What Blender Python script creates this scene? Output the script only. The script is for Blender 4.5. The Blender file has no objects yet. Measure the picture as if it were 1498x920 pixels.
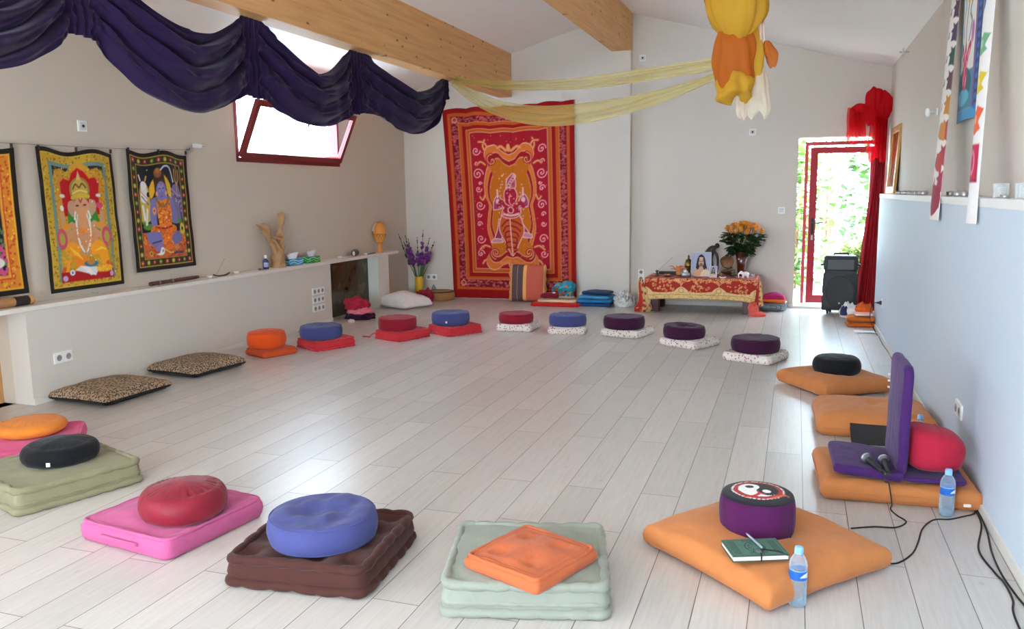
import bpy, math, random
import numpy as np
from mathutils import Vector, Matrix, noise
PI = math.pi
S = bpy.context.scene
C = S.collection

# ------------------------------------------------------------------ helpers
def s2l(c):
    return tuple(((x/255)/12.92 if x/255 <= .04045 else ((x/255+.055)/1.055)**2.4) for x in c)

def link(o, parent=None):
    C.objects.link(o)
    if parent is not None:
        o.parent = parent
    return o

def tag(o, label=None, cat=None, group=None, kind=None):
    if label: o['label'] = label
    if cat: o['category'] = cat
    if group: o['group'] = group
    if kind: o['kind'] = kind
    return o

def thing(name, label, cat, loc=(0, 0, 0), rz=0, group=None):
    o = bpy.data.objects.new(name, None)
    o.empty_display_size = .05
    o.location = loc
    o.rotation_euler = (0, 0, math.radians(rz))
    link(o)
    return tag(o, label, cat, group)

def nz(x, y, z=0, f=1.0, seed=0):
    return noise.noise(Vector((x*f+seed*7.31, y*f-seed*3.17, z*f+seed*1.93)))

class MB:
    def __init__(s):
        s.v = []; s.f = []; s.c = []
    def grid(s, nu, nv, fn, cu=False, cv=False, flip=False):
        b = len(s.v)
        for j in range(nv):
            for i in range(nu):
                s.v.append(tuple(fn(i/(nu if cu else nu-1), j/(nv if cv else nv-1))))
        for j in range(nv if cv else nv-1):
            for i in range(nu if cu else nu-1):
                a = b+j*nu+i; d = b+j*nu+(i+1) % nu
                e = b+((j+1) % nv)*nu+(i+1) % nu; g = b+((j+1) % nv)*nu+i
                s.f.append((a, g, e, d) if flip else (a, d, e, g))
        return s
    def rings(s, rings, cap0=True, cap1=True):
        b = len(s.v); n = len(rings[0])
        for r in rings: s.v.extend(tuple(p) for p in r)
        for j in range(len(rings)-1):
            for i in range(n):
                k = (i+1) % n
                s.f.append((b+j*n+i, b+j*n+k, b+(j+1)*n+k, b+(j+1)*n+i))
        if cap0: s.f.append(tuple(b+i for i in reversed(range(n))))
        if cap1: s.f.append(tuple(b+(len(rings)-1)*n+i for i in range(n)))
        return s
    def box(s, x0, x1, y0, y1, z0, z1, bev=0):
        if bev <= 0:
            b = len(s.v)
            s.v += [(x0,y0,z0),(x1,y0,z0),(x1,y1,z0),(x0,y1,z0),(x0,y0,z1),(x1,y0,z1),(x1,y1,z1),(x0,y1,z1)]
            for f in ((3,2,1,0),(4,5,6,7),(0,1,5,4),(1,2,6,5),(2,3,7,6),(3,0,4,7)):
                s.f.append(tuple(b+i for i in f))
        else:
            rs = []
            for (ins, z) in ((bev, z0), (bev*.3, z0+bev*.3), (0, z0+bev), (0, z1-bev), (bev*.3, z1-bev*.3), (bev, z1)):
                rs.append(rrect(x1-x0-2*ins, y1-y0-2*ins, max(bev-ins, .0006)+bev*.4, 5, (x0+x1)/2, (y0+y1)/2, z))
            s.rings(rs)
        return s
    def prism(s, pts, ax, a0, a1):
        """polygon (2D, ccw) extruded along axis ax"""
        def mk(p, a):
            if ax == 0: return (a, p[0], p[1])
            if ax == 1: return (p[0], a, p[1])
            return (p[0], p[1], a)
        b = len(s.v); n = len(pts)
        s.v += [mk(p, a0) for p in pts]+[mk(p, a1) for p in pts]
        fs = [tuple(b+i for i in range(n)), tuple(b+n+i for i in reversed(range(n)))]
        for i in range(n):
            k = (i+1) % n
            fs.append((b+i, b+n+i, b+n+k, b+k))
        s.f += fs
        return s
    def tube(s, pts, r, n=8, cap=True, smooth=0):
        P = [Vector(p) for p in pts]
        if smooth: P = spline(P, smooth)
        m = len(P)
        rr = r if callable(r) else ((lambda t: r) if not isinstance(r, (list, tuple)) else (lambda t: float(np.interp(t, np.linspace(0, 1, len(r)), r))))
        up = Vector((0, 0, 1)); prev = None; R = []
        for i, p in enumerate(P):
            t = (P[min(i+1, m-1)]-P[max(i-1, 0)])
            if t.length < 1e-9: t = Vector((0, 0, 1))
            t.normalize()
            if prev is None:
                a = t.cross(up if abs(t.z) < .9 else Vector((1, 0, 0)))
            else:
                a = prev-t*prev.dot(t)
            if a.length < 1e-6: a = t.orthogonal()
            a.normalize(); prev = a; bb = t.cross(a)
            q = rr(i/max(m-1, 1))
            R.append([p+(a*math.cos(2*PI*k/n)+bb*math.sin(2*PI*k/n))*q for k in range(n)])
        return s.rings(R, cap, cap)
    def lathe(s, prof, n=24, cx=0, cy=0, cz=0, fn=None):
        R = []
        for (r, z) in prof:
            ring = []
            for k in range(n):
                a = 2*PI*k/n; q = r
                if fn: q = fn(r, z, a)
                ring.append((cx+max(q, .0002)*math.cos(a), cy+max(q, .0002)*math.sin(a), cz+z))
            R.append(ring)
        return s.rings(R)
    def ball(s, c, r, n=12, m=8, sc=(1, 1, 1)):
        R = []
        for j in range(m+1):
            p = -PI/2+PI*j/m
            q = max(math.cos(p), .01)*r
            R.append([(c[0]+q*math.cos(2*PI*k/n)*sc[0], c[1]+q*math.sin(2*PI*k/n)*sc[1], c[2]+r*math.sin(p)*sc[2]) for k in range(n)])
        return s.rings(R)
    def xf(s, M, start=0):
        s.v[start:] = [tuple(M @ Vector(p)) for p in s.v[start:]]
        return s
    def build(s, name, mat, parent=None, smooth=True, cols=None, solid=0, bevel=0):
        me = bpy.data.meshes.new(name)
        me.from_pydata(s.v, [], s.f)
        if smooth:
            me.polygons.foreach_set('use_smooth', [True]*len(me.polygons))
        if cols is not None:
            at = me.color_attributes.new('Col', 'FLOAT_COLOR', 'POINT')
            a = np.ones((len(s.v), 4), np.float32); a[:, :3] = cols
            at.data.foreach_set('color', a.ravel())
        me.materials.append(mat)
        me.update()
        o = link(bpy.data.objects.new(name, me), parent)
        if smooth == 'auto':
            me.polygons.foreach_set('use_smooth', [True]*len(me.polygons))
            me.set_sharp_from_angle(angle=math.radians(40))
        if bevel:
            m = o.modifiers.new('bevel', 'BEVEL'); m.width = bevel; m.segments = 2; m.limit_method = 'ANGLE'
        if solid:
            m = o.modifiers.new('solid', 'SOLIDIFY'); m.thickness = solid; m.offset = 0
        return o

def spline(P, k=6):
    P = [Vector(p) for p in P]; out = []
    for i in range(len(P)-1):
        p0 = P[max(i-1, 0)]; p1 = P[i]; p2 = P[i+1]; p3 = P[min(i+2, len(P)-1)]
        for j in range(k):
            t = j/k
            out.append(.5*((2*p1)+(p2-p0)*t+(2*p0-5*p1+4*p2-p3)*t*t+(3*p1-p0-3*p2+p3)*t**3))
    out.append(P[-1]); return out

def rrect(w, d, r, k=6, cx=0, cy=0, z=0, side=0):
    r = max(min(r, w/2-1e-4, d/2-1e-4), 1e-4); pts = []
    for (sx, sy, a0) in ((1, 1, 0), (-1, 1, PI/2), (-1, -1, PI), (1, -1, 3*PI/2)):
        for i in range(k+1):
            a = a0+PI/2*i/k
            pts.append((cx+sx*(w/2-r)+r*math.cos(a), cy+sy*(d/2-r)+r*math.sin(a), z))
        if side:
            n = len(pts)
            # next corner start
            nx = {(1,1):(-1,1),(-1,1):(-1,-1),(-1,-1):(1,-1),(1,-1):(1,1)}[(sx,sy)]
            a = a0+PI/2
            p = pts[-1]; q = (cx+nx[0]*(w/2-r)+r*math.cos(a), cy+nx[1]*(d/2-r)+r*math.sin(a), z)
            for i in range(1, side+1):
                t = i/(side+1)
                pts.append((p[0]+(q[0]-p[0])*t, p[1]+(q[1]-p[1])*t, z))
    return pts

# ------------------------------------------------------------------ materials
MATS = {}
def nodes(name):
    m = bpy.data.materials.new(name); m.use_nodes = True
    nt = m.node_tree; b = nt.nodes['Principled BSDF']
    return m, nt, b

def plain(name, rgb, rough=.5, metal=0, spec=.5, bump=0, bscale=40, var=0, coat=0, emit=0):
    if name in MATS: return MATS[name]
    m, nt, b = nodes(name)
    c = s2l(rgb)
    b.inputs['Base Color'].default_value = (*c, 1)
    b.inputs['Roughness'].default_value = rough
    b.inputs['Metallic'].default_value = metal
    b.inputs['Specular IOR Level'].default_value = spec
    b.inputs['Coat Weight'].default_value = coat
    if emit:
        b.inputs['Emission Color'].default_value = (*c, 1); b.inputs['Emission Strength'].default_value = emit
    tc = nt.nodes.new('ShaderNodeTexCoord')
    if var or bump:
        n = nt.nodes.new('ShaderNodeTexNoise'); n.inputs['Scale'].default_value = bscale; n.inputs['Detail'].default_value = 4
        nt.links.new(tc.outputs['Object'], n.inputs['Vector'])
        if var:
            r = nt.nodes.new('ShaderNodeMixRGB'); r.blend_type = 'MIX'
            r.inputs[1].default_value = (*[x*(1-var) for x in c], 1); r.inputs[2].default_value = (*[min(1, x*(1+var)) for x in c], 1)
            nt.links.new(n.outputs['Fac'], r.inputs[0]); nt.links.new(r.outputs[0], b.inputs['Base Color'])
        if bump:
            bp = nt.nodes.new('ShaderNodeBump'); bp.inputs['Strength'].default_value = bump; bp.inputs['Distance'].default_value = .01
            nt.links.new(n.outputs['Fac'], bp.inputs['Height']); nt.links.new(bp.outputs['Normal'], b.inputs['Normal'])
    MATS[name] = m; return m

def fabric(name, rgb, sheen=.25, var=.14, weave=900, rough=.92):
    if name in MATS: return MATS[name]
    m, nt, b = nodes(name); c = s2l(rgb)
    b.inputs['Roughness'].default_value = rough
    b.inputs['Specular IOR Level'].default_value = .2
    b.inputs['Sheen Weight'].default_value = sheen
    b.inputs['Sheen Roughness'].default_value = .4
    b.inputs['Sheen Tint'].default_value = (*[min(1, .5+x*.5) for x in c], 1)
    tc = nt.nodes.new('ShaderNodeTexCoord')
    n = nt.nodes.new('ShaderNodeTexNoise'); n.inputs['Scale'].default_value = 14; n.inputs['Detail'].default_value = 6
    n2 = nt.nodes.new('ShaderNodeTexNoise'); n2.inputs['Scale'].default_value = weave/3; n2.inputs['Detail'].default_value = 2
    for q in (n, n2): nt.links.new(tc.outputs['Object'], q.inputs['Vector'])
    r = nt.nodes.new('ShaderNodeMixRGB')
    r.inputs[1].default_value = (*[x*(1-var) for x in c], 1); r.inputs[2].default_value = (*[min(1, x*(1+var)) for x in c], 1)
    nt.links.new(n.outputs['Fac'], r.inputs[0]); nt.links.new(r.outputs[0], b.inputs['Base Color'])
    bp = nt.nodes.new('ShaderNodeBump'); bp.inputs['Strength'].default_value = .25; bp.inputs['Distance'].default_value = .002
    bp2 = nt.nodes.new('ShaderNodeBump'); bp2.inputs['Strength'].default_value = .6; bp2.inputs['Distance'].default_value = .008
    nt.links.new(n2.outputs['Fac'], bp.inputs['Height']); nt.links.new(n.outputs['Fac'], bp2.inputs['Height'])
    nt.links.new(bp2.outputs['Normal'], bp.inputs['Normal'])
    nt.links.new(bp.outputs['Normal'], b.inputs['Normal'])
    MATS[name] = m; return m

def sheer(name, rgb, alpha=.5):
    if name in MATS: return MATS[name]
    m, nt, b = nodes(name); c = s2l(rgb)
    b.inputs['Base Color'].default_value = (*c, 1); b.inputs['Roughness'].default_value = .8
    b.inputs['Specular IOR Level'].default_value = .2
    out = nt.nodes['Material Output']
    tl = nt.nodes.new('ShaderNodeBsdfTranslucent'); tl.inputs['Color'].default_value = (*c, 1)
    tr = nt.nodes.new('ShaderNodeBsdfTransparent')
    m1 = nt.nodes.new('ShaderNodeMixShader'); m1.inputs[0].default_value = .45
    m2 = nt.nodes.new('ShaderNodeMixShader'); m2.inputs[0].default_value = alpha
    nt.links.new(b.outputs[0], m1.inputs[1]); nt.links.new(tl.outputs[0], m1.inputs[2])
    nt.links.new(tr.outputs[0], m2.inputs[1]); nt.links.new(m1.outputs[0], m2.inputs[2])
    nt.links.new(m2.outputs[0], out.inputs['Surface'])
    MATS[name] = m; return m

def clear(name, rgb=(235, 245, 250), alpha=.25, rough=.05):
    if name in MATS: return MATS[name]
    m, nt, b = nodes(name); c = s2l(rgb)
    b.inputs['Base Color'].default_value = (*c, 1); b.inputs['Roughness'].default_value = rough
    b.inputs['Specular IOR Level'].default_value = .7
    out = nt.nodes['Material Output']
    tr = nt.nodes.new('ShaderNodeBsdfTransparent'); tr.inputs['Color'].default_value = (*[.6+.4*x for x in c], 1)
    lw = nt.nodes.new('ShaderNodeLayerWeight'); lw.inputs['Blend'].default_value = .35
    mp = nt.nodes.new('ShaderNodeMapRange'); mp.inputs['To Min'].default_value = alpha*.35; mp.inputs['To Max'].default_value = min(1, alpha*2.4)
    nt.links.new(lw.outputs['Facing'], mp.inputs['Value'])
    m2 = nt.nodes.new('ShaderNodeMixShader')
    nt.links.new(mp.outputs[0], m2.inputs[0]); nt.links.new(tr.outputs[0], m2.inputs[1]); nt.links.new(b.outputs[0], m2.inputs[2])
    nt.links.new(m2.outputs[0], out.inputs['Surface'])
    MATS[name] = m; return m

def painted(rough=.85, name='painted_cloth', sheen=.1):
    if name in MATS: return MATS[name]
    m, nt, b = nodes(name)
    a = nt.nodes.new('ShaderNodeVertexColor'); a.layer_name = 'Col'
    nt.links.new(a.outputs['Color'], b.inputs['Base Color'])
    b.inputs['Roughness'].default_value = rough; b.inputs['Specular IOR Level'].default_value = .25
    b.inputs['Sheen Weight'].default_value = sheen
    MATS[name] = m; return m

def ramp_mat(name, tex, stops, scale=40, interp='CONSTANT', rough=.9, feature='Distance', bump=.2, out='Distance', coord='Object', vscale=(1,1,1)):
    if name in MATS: return MATS[name]
    m, nt, b = nodes(name)
    tc = nt.nodes.new('ShaderNodeTexCoord'); mp = nt.nodes.new('ShaderNodeMapping'); mp.inputs['Scale'].default_value = vscale
    nt.links.new(tc.outputs[coord], mp.inputs['Vector'])
    if tex == 'voronoi':
        t = nt.nodes.new('ShaderNodeTexVoronoi'); t.inputs['Scale'].default_value = scale
        src = t.outputs[out]
        nt.links.new(mp.outputs[0], t.inputs['Vector'])
    elif tex == 'noise':
        t = nt.nodes.new('ShaderNodeTexNoise'); t.inputs['Scale'].default_value = scale; t.inputs['Detail'].default_value = 5
        src = t.outputs['Fac']; nt.links.new(mp.outputs[0], t.inputs['Vector'])
    elif tex == 'x':
        t = nt.nodes.new('ShaderNodeSeparateXYZ'); nt.links.new(mp.outputs[0], t.inputs[0]); src = t.outputs['X']
    elif tex == 'z':
        t = nt.nodes.new('ShaderNodeSeparateXYZ'); nt.links.new(mp.outputs[0], t.inputs[0]); src = t.outputs['Z']
    r = nt.nodes.new('ShaderNodeValToRGB'); r.color_ramp.interpolation = interp
    e = r.color_ramp.elements
    while len(e) > 1: e.remove(e[-1])
    e[0].position = stops[0][0]; e[0].color = (*s2l(stops[0][1]), 1)
    for p, c in stops[1:]:
        q = e.new(p); q.color = (*s2l(c), 1)
    nt.links.new(src, r.inputs[0]); nt.links.new(r.outputs[0], b.inputs['Base Color'])
    b.inputs['Roughness'].default_value = rough; b.inputs['Specular IOR Level'].default_value = .25
    MATS[name] = m; return m

# floor: pale whitewashed oak laminate, boards along Y
def floor_mat():
    m, nt, b = nodes('oak_laminate'); L = nt.links.new; N = nt.nodes.new
    tc = N('ShaderNodeTexCoord')
    mp = N('ShaderNodeMapping'); mp.inputs['Rotation'].default_value = (0, 0, PI/2); mp.inputs['Location'].default_value = (0, 0, 0)
    mp.vector_type = 'POINT'
    L(tc.outputs['Object'], mp.inputs['Vector'])   # x' = -y, y' = x
    ad = N('ShaderNodeVectorMath'); ad.operation = 'ADD'; ad.inputs[1].default_value = (20, .306+.1924*60, 0)
    L(mp.outputs[0], ad.inputs[0])
    br = N('ShaderNodeTexBrick')
    br.inputs['Scale'].default_value = 1; br.inputs['Brick Width'].default_value = 1.38; br.inputs['Row Height'].default_value = .1924
    br.inputs['Mortar Size'].default_value = .0019; br.inputs['Mortar Smooth'].default_value = .1; br.inputs['Bias'].default_value = 0
    br.offset = .37; br.offset_frequency = 2
    br.inputs['Color1'].default_value = (*s2l((190, 185, 179)), 1); br.inputs['Color2'].default_value = (*s2l((205, 199, 193)), 1)
    br.inputs['Mortar'].default_value = (*s2l((105, 95, 88)), 1)
    L(ad.outputs[0], br.inputs['Vector'])
    g = N('ShaderNodeMapping'); g.inputs['Scale'].default_value = (26, 1.6, 1)
    L(tc.outputs['Object'], g.inputs['Vector'])
    n = N('ShaderNodeTexNoise'); n.inputs['Scale'].default_value = 2.2; n.inputs['Detail'].default_value = 8; n.inputs['Roughness'].default_value = .65; n.inputs['Distortion'].default_value = .6
    L(g.outputs[0], n.inputs['Vector'])
    cr = N('ShaderNodeValToRGB'); cr.color_ramp.elements[0].position = .3; cr.color_ramp.elements[0].color = (.88, .865, .85, 1)
    cr.color_ramp.elements[1].position = .62; cr.color_ramp.elements[1].color = (1.05, 1.04, 1.03, 1)
    L(n.outputs['Fac'], cr.inputs[0])
    mu = N('ShaderNodeMixRGB'); mu.blend_type = 'MULTIPLY'; mu.inputs[0].default_value = .8
    L(br.outputs['Color'], mu.inputs[1]); L(cr.outputs[0], mu.inputs[2])
    # knots
    kn = N('ShaderNodeTexVoronoi'); kn.inputs['Scale'].default_value = 2.3
    km = N('ShaderNodeMapping'); km.inputs['Scale'].default_value = (1.6, .8, 1); L(tc.outputs['Object'], km.inputs['Vector']); L(km.outputs[0], kn.inputs['Vector'])
    kr = N('ShaderNodeValToRGB'); kr.color_ramp.elements[0].position = 0; kr.color_ramp.elements[0].color = (.55, .5, .46, 1); kr.color_ramp.elements[1].position = .05; kr.color_ramp.elements[1].color = (1, 1, 1, 1)
    L(kn.outputs['Distance'], kr.inputs[0])
    mu2 = N('ShaderNodeMixRGB'); mu2.blend_type = 'MULTIPLY'; mu2.inputs[0].default_value = .55
    L(mu.outputs[0], mu2.inputs[1]); L(kr.outputs[0], mu2.inputs[2])
    L(mu2.outputs[0], b.inputs['Base Color'])
    b.inputs['Roughness'].default_value = .31
    b.inputs['Specular IOR Level'].default_value = .6
    bp = N('ShaderNodeBump'); bp.inputs['Strength'].default_value = .3; bp.inputs['Distance'].default_value = .002; bp.invert = True
    L(br.outputs['Fac'], bp.inputs['Height']); L(bp.outputs['Normal'], b.inputs['Normal'])
    return m

def beam_mat():
    m, nt, b = nodes('spruce_glulam'); L = nt.links.new; N = nt.nodes.new
    tc = N('ShaderNodeTexCoord'); g = N('ShaderNodeMapping'); g.inputs['Scale'].default_value = (9, .5, 9)
    L(tc.outputs['Object'], g.inputs['Vector'])
    n = N('ShaderNodeTexNoise'); n.inputs['Scale'].default_value = 3; n.inputs['Detail'].default_value = 7; n.inputs['Distortion'].default_value = .4
    L(g.outputs[0], n.inputs['Vector'])
    cr = N('ShaderNodeValToRGB'); cr.color_ramp.elements[0].position = .3; cr.color_ramp.elements[0].color = (*s2l((205, 150, 91)), 1)
    cr.color_ramp.elements[1].position = .7; cr.color_ramp.elements[1].color = (*s2l((225, 174, 115)), 1)
    L(n.outputs['Fac'], cr.inputs[0])
    k = N('ShaderNodeMapping'); k.inputs['Scale'].default_value = (2, 4.6, 9.5); L(tc.outputs['Object'], k.inputs['Vector'])
    v = N('ShaderNodeTexVoronoi'); v.inputs['Scale'].default_value = 1.0; L(k.outputs[0], v.inputs['Vector'])
    kr = N('ShaderNodeValToRGB'); kr.color_ramp.elements[0].position = .06; kr.color_ramp.elements[0].color = (.30, .18, .10, 1); kr.color_ramp.elements[1].position = .15; kr.color_ramp.elements[1].color = (1, 1, 1, 1)
    L(v.outputs['Distance'], kr.inputs[0])
    # glue lines between lamellae
    sx = N('ShaderNodeSeparateXYZ'); L(tc.outputs['Object'], sx.inputs[0])
    w = N('ShaderNodeMath'); w.operation = 'PINGPONG'; w.inputs[1].default_value = .0475; L(sx.outputs['Z'], w.inputs[0])
    lr = N('ShaderNodeMapRange'); lr.inputs['From Min'].default_value = 0; lr.inputs['From Max'].default_value = .003; lr.inputs['To Min'].default_value = .88; lr.inputs['To Max'].default_value = 1
    L(w.outputs[0], lr.inputs['Value'])
    mu = N('ShaderNodeMixRGB'); mu.blend_type = 'MULTIPLY'; mu.inputs[0].default_value = 1; L(cr.outputs[0], mu.inputs[1]); L(kr.outputs[0], mu.inputs[2])
    m3 = N('ShaderNodeMixRGB'); m3.blend_type = 'MULTIPLY'; m3.inputs[0].default_value = 1; L(mu.outputs[0], m3.inputs[1]); L(lr.outputs[0], m3.inputs[2])
    L(m3.outputs[0], b.inputs['Base Color']); b.inputs['Roughness'].default_value = .6
    return m

WALL = plain('wall_plaster', (214, 206, 196), .75, spec=.3, bump=.06, bscale=90, var=.02)
CEIL = plain('ceiling_white', (248, 245, 243), .8, spec=.3)
WHITE = plain('white_plastic', (238, 238, 236), .4)
SHELF = plain('white_lacquer', (232, 226, 216), .45)
REDP = plain('red_lacquer', (150, 24, 40), .4)
BROWNRED = plain('red_brown_lacquer', (124, 36, 36), .45)
PAINT = painted()
CHROME = plain('brushed_metal', (190, 190, 192), .3, metal=1)
DARK = plain('black_rubber', (26, 26, 28), .55)
WOOD = plain('pine_wood', (202, 150, 92), .6, var=.15, bscale=12)

# ------------------------------------------------------------------ painter (colour fields drawn on cloth vertices)
class Cv:
    def __init__(s, w, h, asp, bg):
        s.w, s.h, s.asp = w, h, asp
        s.a = np.zeros((h, w, 3), np.float32); s.a[:] = np.array(bg)/255
        s.X, s.Y = np.meshgrid(np.linspace(0, 1, w), np.linspace(0, asp, h))
        s.aa = 1.0/w
    def put(s, d, col, al=1.0):
        k = np.clip(.5-d/s.aa, 0, 1)[..., None]*al
        s.a = s.a*(1-k)+np.array(col, np.float32)/255*k
        return s
    def ell(s, cx, cy, rx, ry, col, rot=0, al=1.0):
        c, n = math.cos(rot), math.sin(rot)
        dx, dy = s.X-cx, s.Y-cy
        u, v = (dx*c+dy*n)/rx, (-dx*n+dy*c)/ry
        r = np.sqrt(u*u+v*v)
        return s.put((r-1)*min(rx, ry), col, al)
    def ring(s, cx, cy, rx, ry, w, col):
        u, v = (s.X-cx)/rx, (s.Y-cy)/ry
        r = np.sqrt(u*u+v*v)
        return s.put(np.abs(r-1)*min(rx, ry)-w/2, col)
    def rect(s, x0, y0, x1, y1, col, al=1.0):
        d = np.maximum(np.maximum(x0-s.X, s.X-x1), np.maximum(y0-s.Y, s.Y-y1))
        return s.put(d, col, al)
    def frame(s, x0, y0, x1, y1, w, col):
        d = np.maximum(np.maximum(x0-s.X, s.X-x1), np.maximum(y0-s.Y, s.Y-y1))
        return s.put(np.abs(d)-w/2, col)
    def poly(s, pts, col, sm=0, al=1.0):
        if sm: pts = [(p.x, p.y) for p in spline([Vector((*p, 0)) for p in list(pts)+[pts[0]]], sm)][:-1]
        x, y = s.X, s.Y; ins = np.zeros(x.shape, bool); d2 = np.full(x.shape, 9.)
        n = len(pts)
        for i in range(n):
            (x0, y0), (x1, y1) = pts[i], pts[(i+1) % n]
            cond = (y0 > y) != (y1 > y)
            with np.errstate(divide='ignore', invalid='ignore'):
                xi = (x1-x0)*(y-y0)/((y1-y0) or 1e-9)+x0
            ins ^= cond & (x < xi)
            ex, ey = x1-x0, y1-y0; L = ex*ex+ey*ey or 1e-9
            t = np.clip(((x-x0)*ex+(y-y0)*ey)/L, 0, 1)
            d2 = np.minimum(d2, (x-x0-t*ex)**2+(y-y0-t*ey)**2)
        d = np.sqrt(d2)
        return s.put(np.where(ins, -d, d), col, al)
    def line(s, pts, w, col, sm=0, al=1.0):
        if sm: pts = [(p.x, p.y) for p in spline([Vector((*p, 0)) for p in pts], sm)]
        d2 = np.full(s.X.shape, 9.)
        for i in range(len(pts)-1):
            (x0, y0), (x1, y1) = pts[i], pts[i+1]
            ex, ey = x1-x0, y1-y0; L = ex*ex+ey*ey or 1e-9
            t = np.clip(((s.X-x0)*ex+(s.Y-y0)*ey)/L, 0, 1)
            d2 = np.minimum(d2, (s.X-x0-t*ex)**2+(s.Y-y0-t*ey)**2)
        return s.put(np.sqrt(d2)-w/2, col, al)
    def spiral(s, cx, cy, r, turns, w, col, a0=0, dirn=1):
        pts = [(cx+r*(1-t)*math.cos(a0+dirn*2*PI*turns*t), cy+r*(1-t)*math.sin(a0+dirn*2*PI*turns*t)) for t in np.linspace(0, 1, int(22*turns))]
        return s.line(pts, w, col)
    def speck(s, x0, y0, x1, y1, n, col, r, seed=0, al=1.0):
        R = random.Random(seed)
        d = np.full(s.X.shape, 9.)
        for _ in range(n):
            cx, cy = R.uniform(x0, x1), R.uniform(y0, y1)
            d = np.minimum(d, np.hypot(s.X-cx, s.Y-cy)-r)
        return s.put(d, col, al)
    def lin(s):
        a = np.clip(s.a, 0, 1)
        return np.where(a <= .04045, a/12.92, ((a+.055)/1.055)**2.4).reshape(-1, 3)
    def cloth(s, name, fn, parent=None, mat=None, solid=0, flip=False):
        m = MB().grid(s.w, s.h, fn, flip=flip)
        return m.build(name, mat or PAINT, parent, cols=s.lin(), solid=solid)

# ------------------------------------------------------------------ room
XL, XR, XU, YB, YF = -5.47, .865, 1.03, 11.08, -2.6
RX, RZ, SL = -2.23, 3.845, .276       # ridge and slope
def cz(x): return RZ-SL*abs(x-RX)
def struct(name, mb, mat, parent=None, smooth=False, label=None, bevel=0):
    o = mb.build(name, mat, parent, smooth=smooth, bevel=bevel)
    if parent is None: o['kind'] = 'structure'
    if label: o['label'] = label
    return o

struct('floor', MB().box(XL-.2, XU+.2, YF-.2, YB+.35, -.1, 0), floor_mat(), label='pale whitewashed oak plank floor')
m = MB().prism([(XL-.25, cz(XL-.25)), (RX, RZ), (RX, RZ+.2), (XL-.25, cz(XL-.25)+.2)], 1, YF-3.2, YB+.2)  # both slabs run past the front wall as an added, unseen eave against sun
m.prism([(RX, RZ), (XU+.25, cz(XU+.25)), (XU+.25, cz(XU+.25)+.2), (RX, RZ+.2)], 1, YF-3.2, YB+.2)
struct('ceiling', m, CEIL, label='white pitched ceiling sloping from the ridge beam')
# back wall with door opening
DX0, DX1, DZ = .0, .99, 2.15
m = MB().prism([(XL-.2, -.05), (DX0, -.05), (DX0, cz(DX0)+.1), (RX, RZ+.1), (XL-.2, cz(XL-.2)+.1)], 1, YB, YB+.3)
m.prism([(DX0, DZ), (XU+.2, DZ), (XU+.2, cz(XU+.2)+.1), (DX0, cz(DX0)+.1)], 1, YB, YB+.3)
m.prism([(DX1, -.05), (XU+.2, -.05), (XU+.2, DZ), (DX1, DZ)], 1, YB, YB+.3)
struct('wall_back', m, WALL, label='far cream wall under the gable')
# left wall with two window openings
WY0, WY1, WZ0, WZ1 = 7.2, 9.24, 1.87, 2.62
def wall_x(x0, x1, y0, y1, z0, z1, holes):
    m = MB(); ys = sorted({y0, y1, *[h[0] for h in holes], *[h[1] for h in holes]})
    for a, b in zip(ys, ys[1:]):
        hs = [h for h in holes if h[0] <= a and h[1] >= b]
        if hs:
            m.box(x0, x1, a, b, z0, hs[0][2]); m.box(x0, x1, a, b, hs[0][3], z1)
        else: m.box(x0, x1, a, b, z0, z1)
    return m
struct('wall_left', wall_x(XL-.2, XL, YF-.2, YB+.3, -.05, cz(XL)+.04, [(WY0, WY1, WZ0, WZ1), (-1.9, .3, 1.2, 2.5), (2.2, 4.44, 0, .70)]), plain('left_wall_backlit_tint', (203, 191, 175), .75, spec=.3, bump=.06, bscale=90, var=.02), label='long cream wall at the left')  # backlit, warm-bounce tone put into this wall's plaster colour
struct('wall_right', MB().box(XU, XU+.2, YF-.2, YB+.3, -.05, cz(XU)+.04), WALL, label='white upper wall at the right')
m = MB().box(XR, XU, YF, 9.95, -.02, 1.405)
struct('wall_right_low', m, plain('right_wall_skylight_tint', (202, 215, 228), .55, spec=.4, bump=.04, bscale=90), label='white lower wall carrying the right ledge')  # bluish cast of the window daylight put into the wall colour
struct('trim_1', MB().box(XR-.004, XU, YF, 9.955, 1.405, 1.45), plain('ledge_white', (236, 236, 234), .45), label='white ledge along the top of the low right wall', bevel=.003)
m = MB(); FX0, FX1, FZ0, FZ1 = -3.0, -.75, .15, 2.3
m.prism([(XL-.2, -.05), (FX0, -.05), (FX0, cz(FX0)+.1), (XL-.2, cz(XL-.2)+.1)], 1, YF-.2, YF)
m.prism([(FX1, -.05), (XU+.2, -.05), (XU+.2, cz(XU+.2)+.1), (FX1, cz(FX1)+.1)], 1, YF-.2, YF)
m.prism([(FX0, FZ1), (FX1, FZ1), (FX1, cz(FX1)+.1), (RX, RZ+.1), (FX0, cz(FX0)+.1)], 1, YF-.2, YF)
m.prism([(FX0, -.05), (FX1, -.05), (FX1, FZ0), (FX0, FZ0)], 1, YF-.2, YF)
struct('wall_front', m, WALL)
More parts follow.
